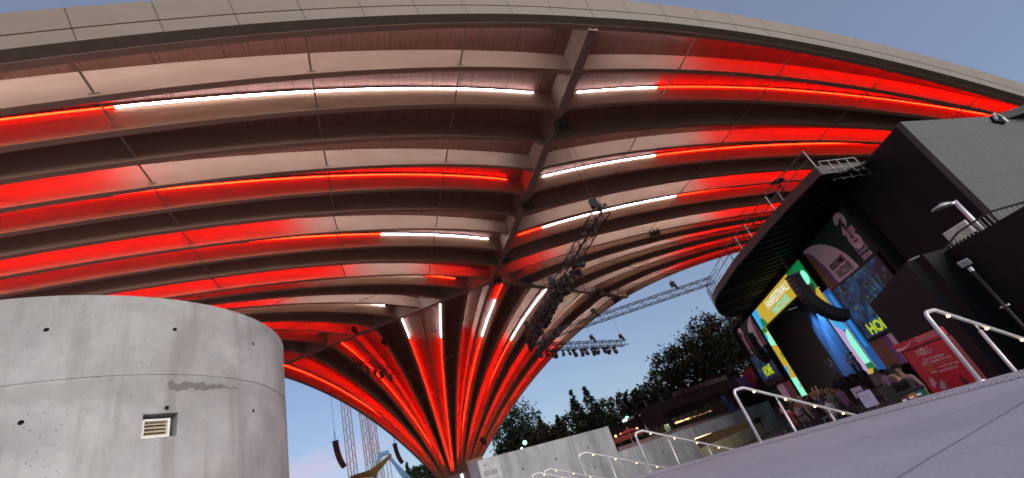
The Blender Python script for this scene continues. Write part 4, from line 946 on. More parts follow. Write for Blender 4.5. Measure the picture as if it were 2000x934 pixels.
for px, D, z, lab in (((692, 652), 49.5, 20.5, 'left chain hoist high above the short left truss'), ((750, 676), 53, 20.4, 'right chain hoist high above the short left truss')):
    p = at_d(*px, D); hoist(p, z, lab); b = MB(); e = tS0 + (tS1 - tS0) * (.06 if px[0] < 700 else .9); single('rigging_cable', MB().tube([p, e + UP * .3], .02, 6), MT['black_metal'], 'thin cable from the ' + ('left' if px[0] < 700 else 'right') + ' hoist down to the short truss', 'cable')
# cable drums, like black wheels, under the ridge
def reel(p, label):
    p = V3(*p); t = thing('cable_reel', label, 'cable reel', p, 'black cable reels under the ridge beams'); ax = V3(1, 0, 0); b = MB()
    for o in (-.42, 0, .42):
        ring = [p + ax * o + V3(0, .42 * math.cos(k * math.pi / 4), .42 * math.sin(k * math.pi / 4)) for k in range(9)]; b.tube(ring, .03, 5)
        for k in range(4): b.tube([ring[k], ring[k + 4]], .022, 5)
    b.build('cage', MT['rubber'], t); b = MB()
    for k in range(8): b.tube([p - ax * .42 + V3(0, .42 * math.cos(k * math.pi / 4), .42 * math.sin(k * math.pi / 4)), p + ax * .42 + V3(0, .42 * math.cos(k * math.pi / 4), .42 * math.sin(k * math.pi / 4))], .02, 5)
    b.build('bars', MT['rubber'], t); b = MB(); b.tube([p - ax * .36, p + ax * .36], .16, 8); b.build('drum', MT['rubber'], t)
for px, D, lab in (((1097, 244), 25.5, 'cable reel nearest the front edge of the roof'), ((1030, 401), 32.8, 'cable reel halfway along the front ridge beam'), ((988, 508), 41, 'third cable reel along the front ridge beam'), ((972, 548), 46, 'cable reel at the meeting point of the ridges'),
                   ((1082, 560), 51, 'cable reel by the truss, under the right ridge beam'), ((1165, 572), 58, 'cable reel right of the slanting truss under the right ridge'), ((1203, 585), 63, 'last cable reel near the open right edge of the roof'), ((1279, 456), 46, 'lone cable reel among the right hand ribs')):
    reel(at_d(*px, D * .94), lab)
for (a, D1, b, D2, lab) in (((1100, 250), 25.5, (1178, 405), None, 'thin slack cable from the first reel to the slanting truss'), ((1036, 408), 32.8, None, None, 'thin cable from the second reel down to the slanting truss'), ((992, 515), 41, None, 1, 'thin cable from the third reel down to the slanting truss')):
    p = at_d(*a, D1); q = tD0 if b else tD0 + (tD1 - tD0) * (.55 if D2 is None else .85); single('rigging_cable', MB().tube([p, q + UP * .3], .012, 6), MT['black_metal'], lab, 'cable')

line_array((655, 863), 66, 10, 'black loudspeaker array hanging left, before the lattice tower', bw=.8, bh=.34, kick=30, cable=19.6, yaw=-.17, start=-4)
line_array((771, 868), 78, 9, 'black loudspeaker array hanging over the blue ride frame', bw=.8, bh=.34, kick=30, cable=15.6, yaw=-.17, start=-4)
b = MB(); q = at_d(944, 862, 88); b.box(q, (.9, .6, 1.3), (V3(.9, 0, .3), V3(0, 1, 0), V3(-.3, 0, .9))); single('roof_speaker', b, MT['rubber'], 'small black loudspeaker clamped to the far right ribs', 'speaker')

# ================================================================== rides seen through the left arch
rw = M('ride_red_paint', (.22, .07, .08), .5); rwh = M('ride_white_paint', (.34, .28, .30), .5); blu = M('ride_blue_paint', (.035, .13, .26), .45); org = M('ride_orange_paint', (.17, .09, .025), .5)
def mast(px_t, px_b, D, wd, label):
    p = at_d(*px_b, D); q = at_d(*px_t, D); base = V3(p[0], p[1], FLOOR); H = q[2] - FLOOR
    t = thing('lattice_tower', label, 'ride tower', base, 'lattice ride towers beyond the arch'); n = int(H / 1.6); m = MB()
    for i, j in ((-1, -1), (1, -1), (1, 1), (-1, 1)): m.bar(base + V3(i, j, 0) * wd / 2, base + V3(i, j, 0) * wd / 2 + UP * H, .17)
    m.build('legs', rw, t); m = MB()
    for k in range(n):
        for i in range(4):
            c = [V3(-1, -1, 0), V3(1, -1, 0), V3(1, 1, 0), V3(-1, 1, 0)]; x, y = c[i] * wd / 2, c[(i + 1) % 4] * wd / 2
            if k % 2: x, y = y, x
            m.bar(base + x + UP * H * k / n, base + y + UP * H * (k + 1) / n, .09)
    m.build('lacing', rwh, t)
mast((672, 760), (690, 930), 150, 1.9, 'red and white lattice ride tower standing alone on the left')
mast((706, 780), (724, 930), 140, 1.4, 'left mast of the pair of lattice ride towers')
mast((724, 780), (741, 930), 140, 1.4, 'right mast of the pair of lattice ride towers')
rd = thing('swing_ride', 'blue a-frame swing ride with an orange boat', 'ride', (*at_d(765, 920, 120)[:2], FLOOR)); D = 120
b = MB()
for x0, x1 in ((741, 732), (759, 790)):
    p, q = at_d(x0, 889, D), at_d(x1, 934, D); d = unit(q - p); f = (FLOOR - p[2]) / d[2]; b.bar(p, p + d * f, .9, .7)
p, q = at_d(771, 905, D), at_d(800, 934, D); b.bar(p, p + unit(q - p) * (FLOOR - p[2]) / unit(q - p)[2], .8, .6)
b.build('frame', blu, rd); b = MB(); b.bar(at_d(740, 889, D), at_d(760, 883, D), 1.1, .9); b.build('beam', blu, rd)
b = MB()
for x in (746, 753, 760): p = at_d(x, 892, D); b.bar(p, V3(p[0], p[1], FLOOR), .16)
for k in range(10): p = at_d(746, 892, D); q = at_d(760, 892, D); b.bar(V3(p[0], p[1], FLOOR + 1.5 * k), V3(q[0], q[1], FLOOR + 1.5 * k + 1.5), .1)
b.build('lattice', rwh, rd)
bo = MB(); c = at_d(727, 927, D - 3); hx_ = unit(V3(cR[0], cR[1], 0)); rows = []
for s in np.linspace(-1, 1, 15): 
    zz = .5 * abs(s) + 1.6 * max(s, 0) ** 1.3 + .3 * min(s, 0); hw = .25 + 1.1 * (1 - s * s); rows.append([c + hx_ * 4.8 * s + UP * (zz + .9) + V3(0, hw, 0), c + hx_ * 4.8 * s + UP * (zz + .3 - .9 * (1 - abs(s))), c + hx_ * 4.8 * s + UP * (zz + .9) + V3(0, -hw, 0)])
bo.sweep(rows); bo.build('boat', org, rd)
b = MB(); p = at_d(731, 872, D); b.bar(V3(p[0], p[1], at_d(740, 889, D)[2]), at_d(739, 870, D), .12); b.build('pole', MT['black_metal'], rd)

# ================================================================== trees
def leafmat(name, a, b): 
    q = N(name); oi = q.n('ShaderNodeObjectInfo'); co = q.coord(); f = q.noise(co, .55, 4); f2 = q.noise(co, 6, 2)
    c = q.ramp(f, [(.3, a), (.7, b)]); c = q.mix(q.ramp(f2, [(.4, 0.), (.6, .5)]), c, tuple(x * .5 for x in a)); q.base(c); q.b.inputs['Roughness'].default_value = .7; q.b.inputs['Specular IOR Level'].default_value = .2; return q.mat
LF = [leafmat('leaves_broad', (.014, .022, .009), (.034, .046, .02)), leafmat('leaves_needle', (.010, .018, .012), (.022, .032, .020)), leafmat('leaves_olive', (.022, .027, .011), (.042, .046, .02))]
bark = M('bark', (.055, .042, .032), .9, 0, .3, 5)
def tree(base, lobes, n, leaf, label, mat, group='trees beyond the concrete wall', seed=1, trunk_r=.35, name='broadleaf_tree'):
    r_ = np.random.default_rng(seed); t = thing(name, label, 'tree', base, group); t['kind'] = 'thing'
    base = V3(*base); vol = np.array([l[3] ** 2 for l in lobes]); vol = vol / vol.sum(); P = []
    for l, f in zip(lobes, vol):
        c = V3(*l[:3]); m = max(6, int(f * n / 26))
        for _ in range(m):
            dv = unit(r_.normal(size=3)); rad_ = l[3] * r_.uniform(.35, 1.05) ** .6; cc = c + dv * rad_ * V3(1, 1, .85)
            k = r_.integers(16, 38); P.append(cc + r_.normal(size=(k, 3)) * l[3] * .115)
    P = np.concatenate(P); P = P[P[:, 2] > base[2] + .6]; m = len(P)
    a = r_.normal(size=(m, 3)); a /= np.linalg.norm(a, axis=1, keepdims=True); b = np.cross(a, r_.normal(size=(m, 3))); b /= np.linalg.norm(b, axis=1, keepdims=True)
    s = leaf * r_.uniform(.6, 1.4, (m, 1)); Q = np.stack([P - a * s * .5, P + b * s * .32, P + a * s * .6, P - b * s * .32], 1).reshape(-1, 3)
    mb = MB(); mb.v = [tuple(x) for x in Q]; mb.f = [(4 * i, 4 * i + 1, 4 * i + 2, 4 * i + 3) for i in range(m)]; mb.m = [0] * m; mb.uv = [(0, 0)] * len(Q)
    mb.build('crown', mat, t, fixn=False)
    tb = MB(); top_ = max(l[2] for l in lobes); c0 = V3(*lobes[0][:3]); tb.tube([base, base + (c0 - base) * .4 + V3(.2, 0, 0), c0], [trunk_r, trunk_r * .75, trunk_r * .3], 8)
    for l in lobes: c = V3(*l[:3]); st_ = base + (c0 - base) * r_.uniform(.4, .75); md_ = (st_ + c) / 2 + V3(0, 0, .5); tb.tube([st_, md_, c + (c - md_) * .3], [trunk_r * .45, trunk_r * .28, .05], 6)
    tb.build('trunk', bark, t)
def lobe(px, D, r_): p = at_d(*px, D); return (p[0], p[1], p[2], r_)
def gbase(px, D): p = at_d(*px, D); return (p[0], p[1], FLOOR)
tree(gbase((1400, 740), 72), [lobe((1400, 700), 72, 5.0), lobe((1385, 660), 72, 3.9), lobe((1425, 668), 73, 4.2), lobe((1340, 705), 70, 3.6), lobe((1310, 720), 70, 3.0), lobe((1445, 730), 74, 4.5), lobe((1360, 745), 71, 4.2), lobe((1300, 745), 70, 2.6), lobe((1455, 650), 76, 3.6), lobe((1420, 780), 72, 4.0), lobe((1380, 790), 72, 4.0)], 32000, .36, 'great dark broadleaf tree beside the stage canopy, tallest of the trees', LF[0], seed=2, trunk_r=.6)
tree(gbase((1275, 790), 84), [lobe((1275, 785), 84, 3.6), lobe((1250, 795), 84, 3.0), lobe((1310, 780), 84, 3.6), lobe((1235, 780), 85, 2.2)], 5000, .5, 'mid sized broadleaf tree left of the great tree, behind the utility poles', LF[0], seed=3)
tree(gbase((1200, 820), 95), [lobe((1205, 800), 95, 3.4), lobe((1220, 815), 95, 3.6), lobe((1185, 825), 95, 3.2), lobe((1240, 830), 95, 3.2)], 4500, .55, 'low leafy tree between the conifers and the mid sized tree', LF[2], seed=4)
def conifer(px_top, D, rad_, label, seed, hspread=1.):
    p = at_d(*px_top, D); H = p[2] - FLOOR; base = (p[0], p[1], FLOOR); r_ = np.random.default_rng(seed); t = thing('conifer', label, 'tree', base, 'trees beyond the concrete wall'); t['kind'] = 'thing'
    mb = MB(); Q = []
    for k in range(int(H * 16)):
        f = r_.uniform(0, 1) ** .8; z = H * (1 - f * .93); R_ = rad_ * (f ** .8) * r_.uniform(.75, 1.12); a0_ = r_.uniform(0, 6.28)
        for j in range(26):
            s = r_.uniform(.15, 1) ** .7; pos = V3(p[0] + math.cos(a0_) * R_ * s, p[1] + math.sin(a0_) * R_ * s, FLOOR + z - .35 * R_ * s * s + .1) + r_.normal(size=3) * .13
            a = unit(V3(math.cos(a0_), math.sin(a0_), -.35) + r_.normal(size=3) * .5); b = unit(np.cross(a, r_.normal(size=3))); sz = .34 * r_.uniform(.6, 1.4)
            Q += [pos - a * sz * .5, pos + b * sz * .28, pos + a * sz * .6, pos - b * sz * .28]
    m = len(Q) // 4; mb.v = [tuple(x) for x in Q]; mb.f = [(4 * i, 4 * i + 1, 4 * i + 2, 4 * i + 3) for i in range(m)]; mb.m = [0] * m; mb.uv = [(0, 0)] * len(Q); mb.build('crown', LF[1], t, fixn=False)
    tb = MB(); tb.tube([base, (p[0], p[1], FLOOR + H * .97)], [.35, .04], 7); tb.build('trunk', bark, t)
conifer((1141, 757), 88, 4.4, 'tallest conifer, with a sharp tip above the concrete wall', 11); conifer((1114, 764), 92, 4.0, 'conifer standing just left of the tallest one', 12); conifer((1052, 815), 96, 4.2, 'shorter conifer by the green street lamp', 13); conifer((1087, 812), 93, 3.6, 'small conifer between the tall pair and the street lamp', 14)
tree(gbase((1015, 835), 100), [lobe((1015, 825), 100, 4.2), lobe((1000, 850), 100, 4.6), lobe((1035, 850), 99, 4.2), lobe((1020, 880), 99, 4.4), lobe((990, 880), 100, 3.4)], 7000, .5, 'broad dark tree right beside the foot of the roof', LF[0], seed=6)
tree(gbase((1070, 870), 92), [lobe((1070, 865), 92, 3.6), lobe((1095, 850), 92, 3.0), lobe((1050, 880), 92, 3.2), lobe((1120, 835), 92, 3.4), lobe((1150, 830), 92, 3.2)], 6000, .5, 'low spreading shrubby tree in front of the conifers', LF[2], seed=7)
tree(gbase((830, 935), 135), [lobe((828, 928), 135, 3.6), lobe((845, 925), 135, 3.0), lobe((812, 935), 135, 3.2)], 3600, .6, 'round tree far off under the left arch, by the swing ride', LF[0], 'trees far beyond the left arch', seed=8)
conifer((794, 905), 130, 2.2, 'thin far conifer beside the swing ride', 15)
# a far belt of woodland closing the view behind the stalls
bel = MB(); r_ = np.random.default_rng(44); Q = []
for i in range(5200):
    az = R(r_.uniform(-9, 25)); D = r_.uniform(108, 122); hgt = 5.5 + 2.5 * math.sin(az * 40) + 1.5 * math.sin(az * 93); pos = V3(D * math.sin(az), D * math.cos(az), FLOOR + r_.uniform(0, 1) ** .6 * hgt) + r_.normal(size=3) * .3
    a = unit(r_.normal(size=3)); b = unit(np.cross(a, r_.normal(size=3))); sz = r_.uniform(.8, 1.7); Q += [pos - a * sz * .5, pos + b * sz * .4, pos + a * sz * .6, pos - b * sz * .4]
bel.v = [tuple(x) for x in Q]; bel.f = [(4 * i, 4 * i + 1, 4 * i + 2, 4 * i + 3) for i in range(len(Q) // 4)]; bel.m = [0] * len(bel.f); bel.uv = [(0, 0)] * len(Q)
wo = bel.build('woodland', LF[1], fixn=False); wo['kind'] = 'stuff'; wo['label'] = 'dark woodland belt behind the food stalls'; wo['category'] = 'woodland'

# ================================================================== stalls, tents and poles behind the wall
warm = emis('warm_strip_lamp', (255, 205, 140), 3.); cold = emis('cold_lamp', (215, 225, 255), 5.); green = emis('green_lamp', (120, 255, 190), 6.)
fs = thing('food_hall', 'long dark food hall with a warm strip light under its roof edge', 'building', gbase((1390, 800), 62)); fs['kind'] = 'thing'
p, q = gbase((1312, 828), 60), gbase((1480, 765), 66); p, q = V3(*p), V3(*q); d = unit(q - p); n_ = V3(d[1], -d[0], 0); L = np.linalg.norm(q - p)
zt = at_d(1310, 800, 60)[2]
b = MB(); b.box((p + q) / 2 - n_ * 3 + UP * (zt * .5 - FLOOR * .5), (L, 6, zt - FLOOR), (d, n_, UP)); b.build('wall', bp, fs)
b = MB(); b.prism([(.8, 0), (-7, 0), (-7, 2.8), (-3, 2.8)], p + UP * zt - d * .6, n_, UP, d, L + 1.2); b.build('roof', M('dark_roof_sheet', (.007, .006, .006), .8, 0, .2, 3, .2), fs)
b = MB(); 
for i in range(9): b.box(p + d * (L * (.33 + .066 * i)) - n_ * 3.4 + UP * (zt + 3.1), (1.2, 1.2, .6), (d, n_, UP))
b.build('roof_vent', M('roof_vent_grey', (.025, .025, .026), .6), fs)
b = MB(); b.bar(p + n_ * .35 + UP * (zt - .12) + d * .3, p + n_ * .35 + UP * (zt - .12) + d * 5.2, .1, .16); b.build('strip_lamp', warm, fs)
for i, x in enumerate((0.2, 1.1, 2.0, 3.0, 4.4)): h = MB(); h.box(p + n_ * .85 + d * x + UP * (zt + .25), (.6, .05, .4), (d, n_, UP)); h.build('sign_plate', M('dim_sign_plate', (.12, .11, .10), .6), fs)
h = MB(); h.box(p + n_ * .5 + d * 6.1 + UP * (zt - 1.2), (1.5, .3, 2.3), (d, n_, UP)); h.build('red_cooler', M('cooler_red', (.28, .02, .02), .5), fs)
h = MB(); h.box(p + n_ * .4 - d * .9 + UP * (zt - .9), (.5, .3, 1.9), (d, n_, UP)); h.build('menu_screen', emis('menu_light', (215, 235, 190), .9), fs)
h = MB(); h.box(p + n_ * .45 - d * 2. + UP * (zt - .9), (1.2, .3, 1.5), (d, n_, UP)); h.build('menu_board', M('menu_board_brown', (.16, .06, .03), .6), fs)
# white peaked tents
tw = M('tent_fabric', (.46, .50, .58), .8); tbl = M('tent_fabric_blue', (.16, .32, .55), .8)
def tent(px, D, wd, hgt, lab, mat):
    p = at_d(*px, D); t = thing('peaked_tent', lab, 'tent', (p[0], p[1], FLOOR)); eave = p[2] - hgt; rows = []
    for f in np.linspace(0, 1, 8): r_ = wd / 2 * (1 - f) ** 1.9 + .02; z = eave + hgt * f; rows.append([V3(p[0] + i * r_, p[1] + j * r_, z) for i, j in ((-1, -1), (1, -1), (1, 1), (-1, 1))])
    b = MB(); b.sweep(rows); b.build('canopy', mat, t); b = MB()
    for i, j in ((-1, -1), (1, -1), (1, 1), (-1, 1)): b.bar(V3(p[0] + i * wd * .48, p[1] + j * wd * .48, FLOOR), V3(p[0] + i * wd * .48, p[1] + j * wd * .48, eave + .1), .08)
    b.build('legs', MT['galv'], t)
tent((1258, 825), 66, 4.5, 1.9, 'pale blue peaked tent beside the lit food stall', tw); tent((1289, 822), 70, 3.6, 1.7, 'smaller blue peaked tent next to the food hall', tbl); tent((967, 882), 95, 5.5, 2.6, 'white peaked tent at the foot of the roof', tw)
# red umbrella stall, red kiosk far right
p = at_d(1228, 845, 50); um = thing('red_umbrella', 'red parasol over the stall left of the peaked tents', 'umbrella', (p[0], p[1], FLOOR)); b = MB(); rows = [[p + V3(rr * math.cos(a), rr * math.sin(a), .4 - .4 * rr / 1.2) for a in np.arange(8) * math.pi / 4] for rr in (.02, .6, 1.2)]; b.sweep(rows, caps=False); b.build('canopy', M('red_canvas', (.34, .02, .02), .7), um); b = MB(); b.tube([V3(p[0], p[1], FLOOR), p + UP * .5], .03, 6); b.build('pole', MT['galv'], um)
st2 = thing('market_stall', 'dark stall with a row of warm lamps and red counter beyond the wall step', 'stall', gbase((1215, 850), 56)); p = at_d(1212, 848, 56); b = MB(); b.box((p[0], p[1], (p[2] + FLOOR) / 2 + .9), (5.4, 2.6, p[2] - FLOOR + .2)); b.build('cabin', bp, st2)
b = MB(); b.box((p[0] + .6, p[1] - 1.4, p[2] - .55), (3.4, .2, .5)); b.build('counter', M('counter_red', (.30, .03, .02), .5), st2)
for i in range(5): h = MB(); h.ball((p[0] - .7 + i * .62, p[1] - 1.6, p[2] - .1), .13, 8, 6); h.build('lamp', warm, st2)
kd = thing('red_hut', 'red food hut with a lit hatch far off beside the stage', 'hut', gbase((1490, 715), 64)); p = at_d(1488, 712, 64); hx2 = unit(V3(cR[0], cR[1], 0)); hy2 = V3(-hx2[1], hx2[0], 0)
b = MB(); b.box((p[0], p[1], (p[2] + FLOOR) / 2), (4.6, 2.5, p[2] - FLOOR), (hx2, hy2, UP)); b.build('wall', M('hut_red', (.17, .018, .015), .6), kd); b = MB(); b.box(p - hy2 * 1.27 - UP * .75 + hx2 * .2, (2.6, .06, .8), (hx2, hy2, UP)); b.build('hatch', bp, kd)
b = MB(); b.box(p - hy2 * 1.3 - UP * .35 + hx2 * .2, (2.9, .08, .08), (hx2, hy2, UP)); b.build('strip_lamp', M('hut_trim', (.5, .38, .28), .5), kd); b = MB(); b.ball(p - hy2 * 1.36 - UP * .7 + hx2 * 1.1, .1, 8, 6); b.build('lamp', warm, kd)
flg = thing('blue_stall', 'small stall with blue and violet panels left of the red hut', 'stall', gbase((1450, 745), 60)); p = at_d(1448, 742, 60)
for i, (dx, wd_, hh_, m_) in enumerate(((-1.2, .9, 1.6, M('panel_dark', (.02, .02, .03), .6)), (0, 1.4, 1.5, M('panel_violet', (.08, .06, .22), .6)), (1.1, .5, 1.4, M('panel_red', (.25, .03, .05), .6)), (2.2, .5, 1.9, M('panel_blue', (.02, .06, .40), .5)))): h = MB(); h.box(p + hx2 * dx - UP * hh_ * .3, (wd_, .3, hh_), (hx2, hy2, UP)); h.build('panel', m_, flg)
h = MB(); h.box((p[0], p[1] + .5, (p[2] + FLOOR) / 2 - .4), (4.6, 1, p[2] - FLOOR - .2), (hx2, hy2, UP)); h.build('counter', bp, flg)
for i, (px, c_) in enumerate((((1407, 775), (.03, .07, .42)), ((1421, 790), (.03, .07, .40)))):
    p = at_d(*px, 54); b = MB(); b.prism([(0, 0), (.5, .1), (.45, -1.5), (.1, -1.6)], p, hx2, UP, hy2, .03, 0); f_ = single('banner_flag', b, M('flag_blue', c_, .7), ('upper' if i == 0 else 'lower') + ' of two blue feather flags before the great tree', 'flag')
pl2 = thing('utility_pole', 'tall timber utility pole with cross arms behind the peaked tents', 'utility pole', gbase((1285, 832), 76))
p0_, p1_ = at_d(1283, 830, 76), at_d(1258, 782, 76); b = MB(); b.tube([V3(p1_[0], p1_[1], FLOOR), p1_], [.16, .11], 8); b.build('pole', M('weathered_pole', (.16, .15, .13), .8), pl2)
for k in (.1, 2.4): h = MB(); h.bar(p1_ - UP * k - hx2 * .9, p1_ - UP * k + hx2 * .9, .14); h.build('cross_arm', bark, pl2)
p1_ = at_d(1253, 796, 80); up3 = thing('utility_pole', 'thinner utility pole left of the one with cross arms', 'utility pole', (p1_[0], p1_[1], FLOOR)); b = MB(); b.tube([V3(p1_[0], p1_[1], FLOOR), p1_], [.12, .08], 8); b.build('pole', bark, up3)
def streetlamp(px_t, D, lab, heads, name='street_lamp'):
    p = at_d(*px_t, D); t = thing(name, lab, 'street lamp', (p[0], p[1], FLOOR)); b = MB(); b.tube([V3(p[0], p[1], FLOOR), p], [.09, .06], 8); b.build('pole', MT['grey_metal'], t)
    for dx, dz, m_, r_ in heads: h = MB(); h.ball(p + hx2 * dx + UP * dz, r_, 10, 7); h.build('lamp', m_, t); h = MB(); h.bar(p + UP * dz, p + hx2 * dx + UP * dz, .05); h.build('arm', MT['grey_metal'], t)
streetlamp((1018, 845), 78, 'street lamp glowing green before the dark trees', [(.1, -1.6, green, .32)]); streetlamp((1224, 806), 70, 'street lamp with a white and a green head left of the tents', [(-.75, -1.0, cold, .3), (-.25, -.75, green, .28)])
streetlamp((1019, 876), 74, 'short lamp post with a white globe near the green lamp', [(0, 0, cold, .16)])
bx = MB(); p = at_d(1233, 822, 69); bx.box(p, (.9, .6, 1.0), (hx2, hy2, UP)); bx.tube([V3(p[0], p[1], FLOOR), p], .08, 6); single('transformer_box', bx, M('transformer_grey', (.25, .27, .27), .6), 'grey box on a post right of the double street lamp', 'box')
# planter with shrubs along the top of the low wall
pb = M('planter_brick', (.15, .10, .095), .8, 0, .3, 4); b = MB(); b.box(WL(12.8, (LO + FLOOR) / 2 + .06, -1.7), (21, .5, LO - FLOOR + .3), (WD, WN, UP)); single('planter', b, pb, 'long brownish planter kerb just behind the low concrete wall', 'planter')
def shrub(s, h, lab, seed, o=-2.3):
    c = WL(s, LO + .1, o); r_ = np.random.default_rng(seed); t = thing('shrub', lab, 'shrub', c, 'shrubs behind the low wall'); t['kind'] = 'thing'; Q = []
    for i in range(1000): 
        pos = c + r_.normal(size=3) * V3(.6, .6, h * .35) + UP * h * .5; a = unit(r_.normal(size=3) + UP); b = unit(np.cross(a, r_.normal(size=3))); sz = .10 * r_.uniform(.6, 1.4); Q += [pos - a * sz * .5, pos + b * sz * .3, pos + a * sz * .6, pos - b * sz * .3]
    mb = MB(); mb.v = [tuple(x) for x in Q]; mb.f = [(4 * i, 4 * i + 1, 4 * i + 2, 4 * i + 3) for i in range(len(Q) // 4)]; mb.m = [0] * len(mb.f); mb.uv = [(0, 0)] * len(Q); mb.build('foliage', LF[2], t, fixn=False)
    tb = MB(); 
    for k in range(5): e = r_.normal(size=3) * .35; tb.tube([c - UP * .3, c + V3(e[0], e[1], h * .8)], [.02, .008], 5)
    tb.build('stem', bark, t)
for i, (s, h, lab) in enumerate(((1.0, .9, 'bushy shrub in the gap right of the wall step'), (14.5, .8, 'shrub on the low wall before the red cooler'), (16.6, 1.0, 'loose shrub above the service opening'), (18.8, 1.2, 'shrub above the right part of the opening'), (8.5, .5, 'small shrub on the low wall before the food stall'), (20.6, 1.2, 'last shrub, near the right end of the low wall'))): shrub(s, h, lab, 60 + i)
fb = thing('far_booth', 'dark violet booth with small lamps at the foot of the roof', 'booth', gbase((905, 930), 70)); p = at_d(905, 922, 70); vb = M('booth_violet', (.10, .065, .08), .7); b = MB(); b.box((p[0] - 1.0, p[1], (p[2] + FLOOR) / 2), (6.2, 2, p[2] - FLOOR), (hx2, hy2, UP)); b.build('cabin', vb, fb); b = MB(); b.box(p + hx2 * 1.9 + UP * .5, (2.2, 1.5, 1.2), (hx2, hy2, UP)); b.build('beige_unit', M('booth_beige', (.34, .29, .22), .7), fb)
for dx, dz, m_ in ((-.5, -.55, cold), (-1.3, -1.0, warm), (-2.1, -1.3, warm)): h = MB(); h.box(p + hx2 * (dx + .3) - hy2 * 1.05 + UP * dz, (.28, .1, .6), (hx2, hy2, UP)); h.build('lamp', m_, fb)

# ================================================================== people
skins = [M('skin_%s' % n, c, .55, 0, .06) for n, c in (('light', (.46, .28, .20)), ('tan', (.33, .19, .125)), ('brown', (.17, .09, .055)))]
hairs = [M('hair_%s' % n, c, .85, 0, .2, 30, .2) for n, c in (('black', (.012, .010, .009)), ('brown', (.05, .03, .018)), ('fair', (.22, .15, .08)), ('white_cap', (.6, .6, .6)))]
shoe = M('dark_shoes', (.02, .02, .02), .6)
CLOTH = {}
def cloth(c):
    if c not in CLOTH: CLOTH[c] = M('cloth_%02d%02d%02d' % tuple(int(x * 99) for x in c), c, .85, 0, .1)
    return CLOTH[c]
def person(pos, yaw, shirt, pants, label, group=None, skin=0, hair=0, arms='down', lean=0., h=1.74, fingers=False, sit=False, longhair=False):
    k = h / 1.76; J = {}; bones = []
    def j(n, x, y, z, r_, ry=None): J[n] = (V3(x, y, z), r_, ry or r_)
    j('pelvis', 0, 0, .95, .145, .105); j('waist', 0, .01, 1.10, .125, .095); j('chest', 0, 0, 1.30, .155, .11); j('neckb', 0, -.01, 1.46, .062); j('neck', 0, .0, 1.53, .056); j('head', 0, .02, 1.62, .082, .092); j('crown', 0, .012, 1.675, .07, .08)
    for s, n in ((-1, 'l'), (1, 'r')):
        if sit: j('hip' + n, s * .09, .02, .90, .085); j('knee' + n, s * .11, .42, .90, .062); j('ank' + n, s * .11, .40, .47, .042); j('toe' + n, s * .11, .56, .44, .035)
        else: j('hip' + n, s * .095, 0, .88, .088); j('knee' + n, s * .105, .025, .49, .06); j('ank' + n, s * .11, -.01, .085, .043); j('toe' + n, s * .12, .14, .035, .034)
        j('sho' + n, s * .185, -.01, 1.42, .06)
        a = arms if isinstance(arms, str) else arms[0 if s < 0 else 1]
        E_, W_, Hd = {'down': ((.25, -.02, 1.13), (.26, .05, .88), (.26, .08, .79)), 'up': ((.25, .05, 1.66), (.20, .08, 1.92), (.19, .09, 2.02)), 'fwd': ((.23, .10, 1.18), (.14, .33, 1.12), (.11, .42, 1.12)), 'reach': ((.23, .2, 1.22), (.17, .42, 1.05), (.15, .5, 1.0)), 'phone': ((.24, .12, 1.2), (.10, .30, 1.38), (.08, .33, 1.46))}[a]
        j('elb' + n, s * E_[0], *E_[1:], .043); j('wri' + n, s * W_[0], *W_[1:], .03); j('han' + n, s * Hd[0], *Hd[1:], .038, .022)
    bones = [('pelvis', 'waist', 0), ('waist', 'chest', 0), ('chest', 'neckb', 0), ('neckb', 'neck', 1), ('neck', 'head', 1), ('head', 'crown', 1)]
    for n in 'lr': bones += [('pelvis', 'hip' + n, 2), ('hip' + n, 'knee' + n, 2), ('knee' + n, 'ank' + n, 2), ('ank' + n, 'toe' + n, 3), ('chest', 'sho' + n, 0), ('sho' + n, 'elb' + n, 0), ('elb' + n, 'wri' + n, 1), ('wri' + n, 'han' + n, 1)]
    if fingers:
        for s, n in ((-1, 'l'), (1, 'r')):
            hp_, wp_ = J['han' + n][0], J['wri' + n][0]; d = unit(hp_ - wp_); sd_ = unit(np.cross(d, UP) + V3(1e-3, 0, 0)); dn = np.cross(sd_, d)
            for i, ln in enumerate((.075, .085, .08, .06)):
                o = hp_ + sd_ * (-.03 + .02 * i); J['f%d%s' % (i, n)] = (o + d * ln * .55 - dn * -.01, .010, .010); J['g%d%s' % (i, n)] = (o + d * ln * .9 - dn * -.035, .009, .009); bones += [('han' + n, 'f%d%s' % (i, n), 1), ('f%d%s' % (i, n), 'g%d%s' % (i, n), 1)]
            J['t' + n] = (hp_ - d * .02 - sd_ * .055 * s, .011, .011); bones.append(('wri' + n, 't' + n, 1))
    upn = {'waist', 'chest', 'neckb', 'neck', 'head', 'crown'} | {x for x in J if x[:3] in ('sho', 'elb', 'wri', 'han') or x[0] in 'fgt' and x[:3] != 'toe'}
    if lean:
        for x in upn:
            p, a, b = J[x]; q = p - V3(0, 0, .95); J[x] = (V3(q[0], q[1] * math.cos(lean) + q[2] * math.sin(lean), q[2] * math.cos(lean) - q[1] * math.sin(lean)) + V3(0, 0, .95), a, b)
    keys = list(J); me = bpy.data.meshes.new('body'); bm = bmesh.new(); lay = bm.verts.layers.skin.verify(); bv = {}
    for x in keys: bv[x] = bm.verts.new(J[x][0]); bv[x][lay].radius = (J[x][1], J[x][2]); bv[x][lay].use_root = x == 'pelvis'
    for a, b, _ in bones: bm.edges.new((bv[a], bv[b]))
    bm.to_mesh(me); bm.free(); ob = bpy.data.objects.new('tmp', me); C.objects.link(ob); ob.modifiers.new('s', 'SKIN').use_smooth_shade = True; ob.modifiers.new('d', 'SUBSURF').levels = 1
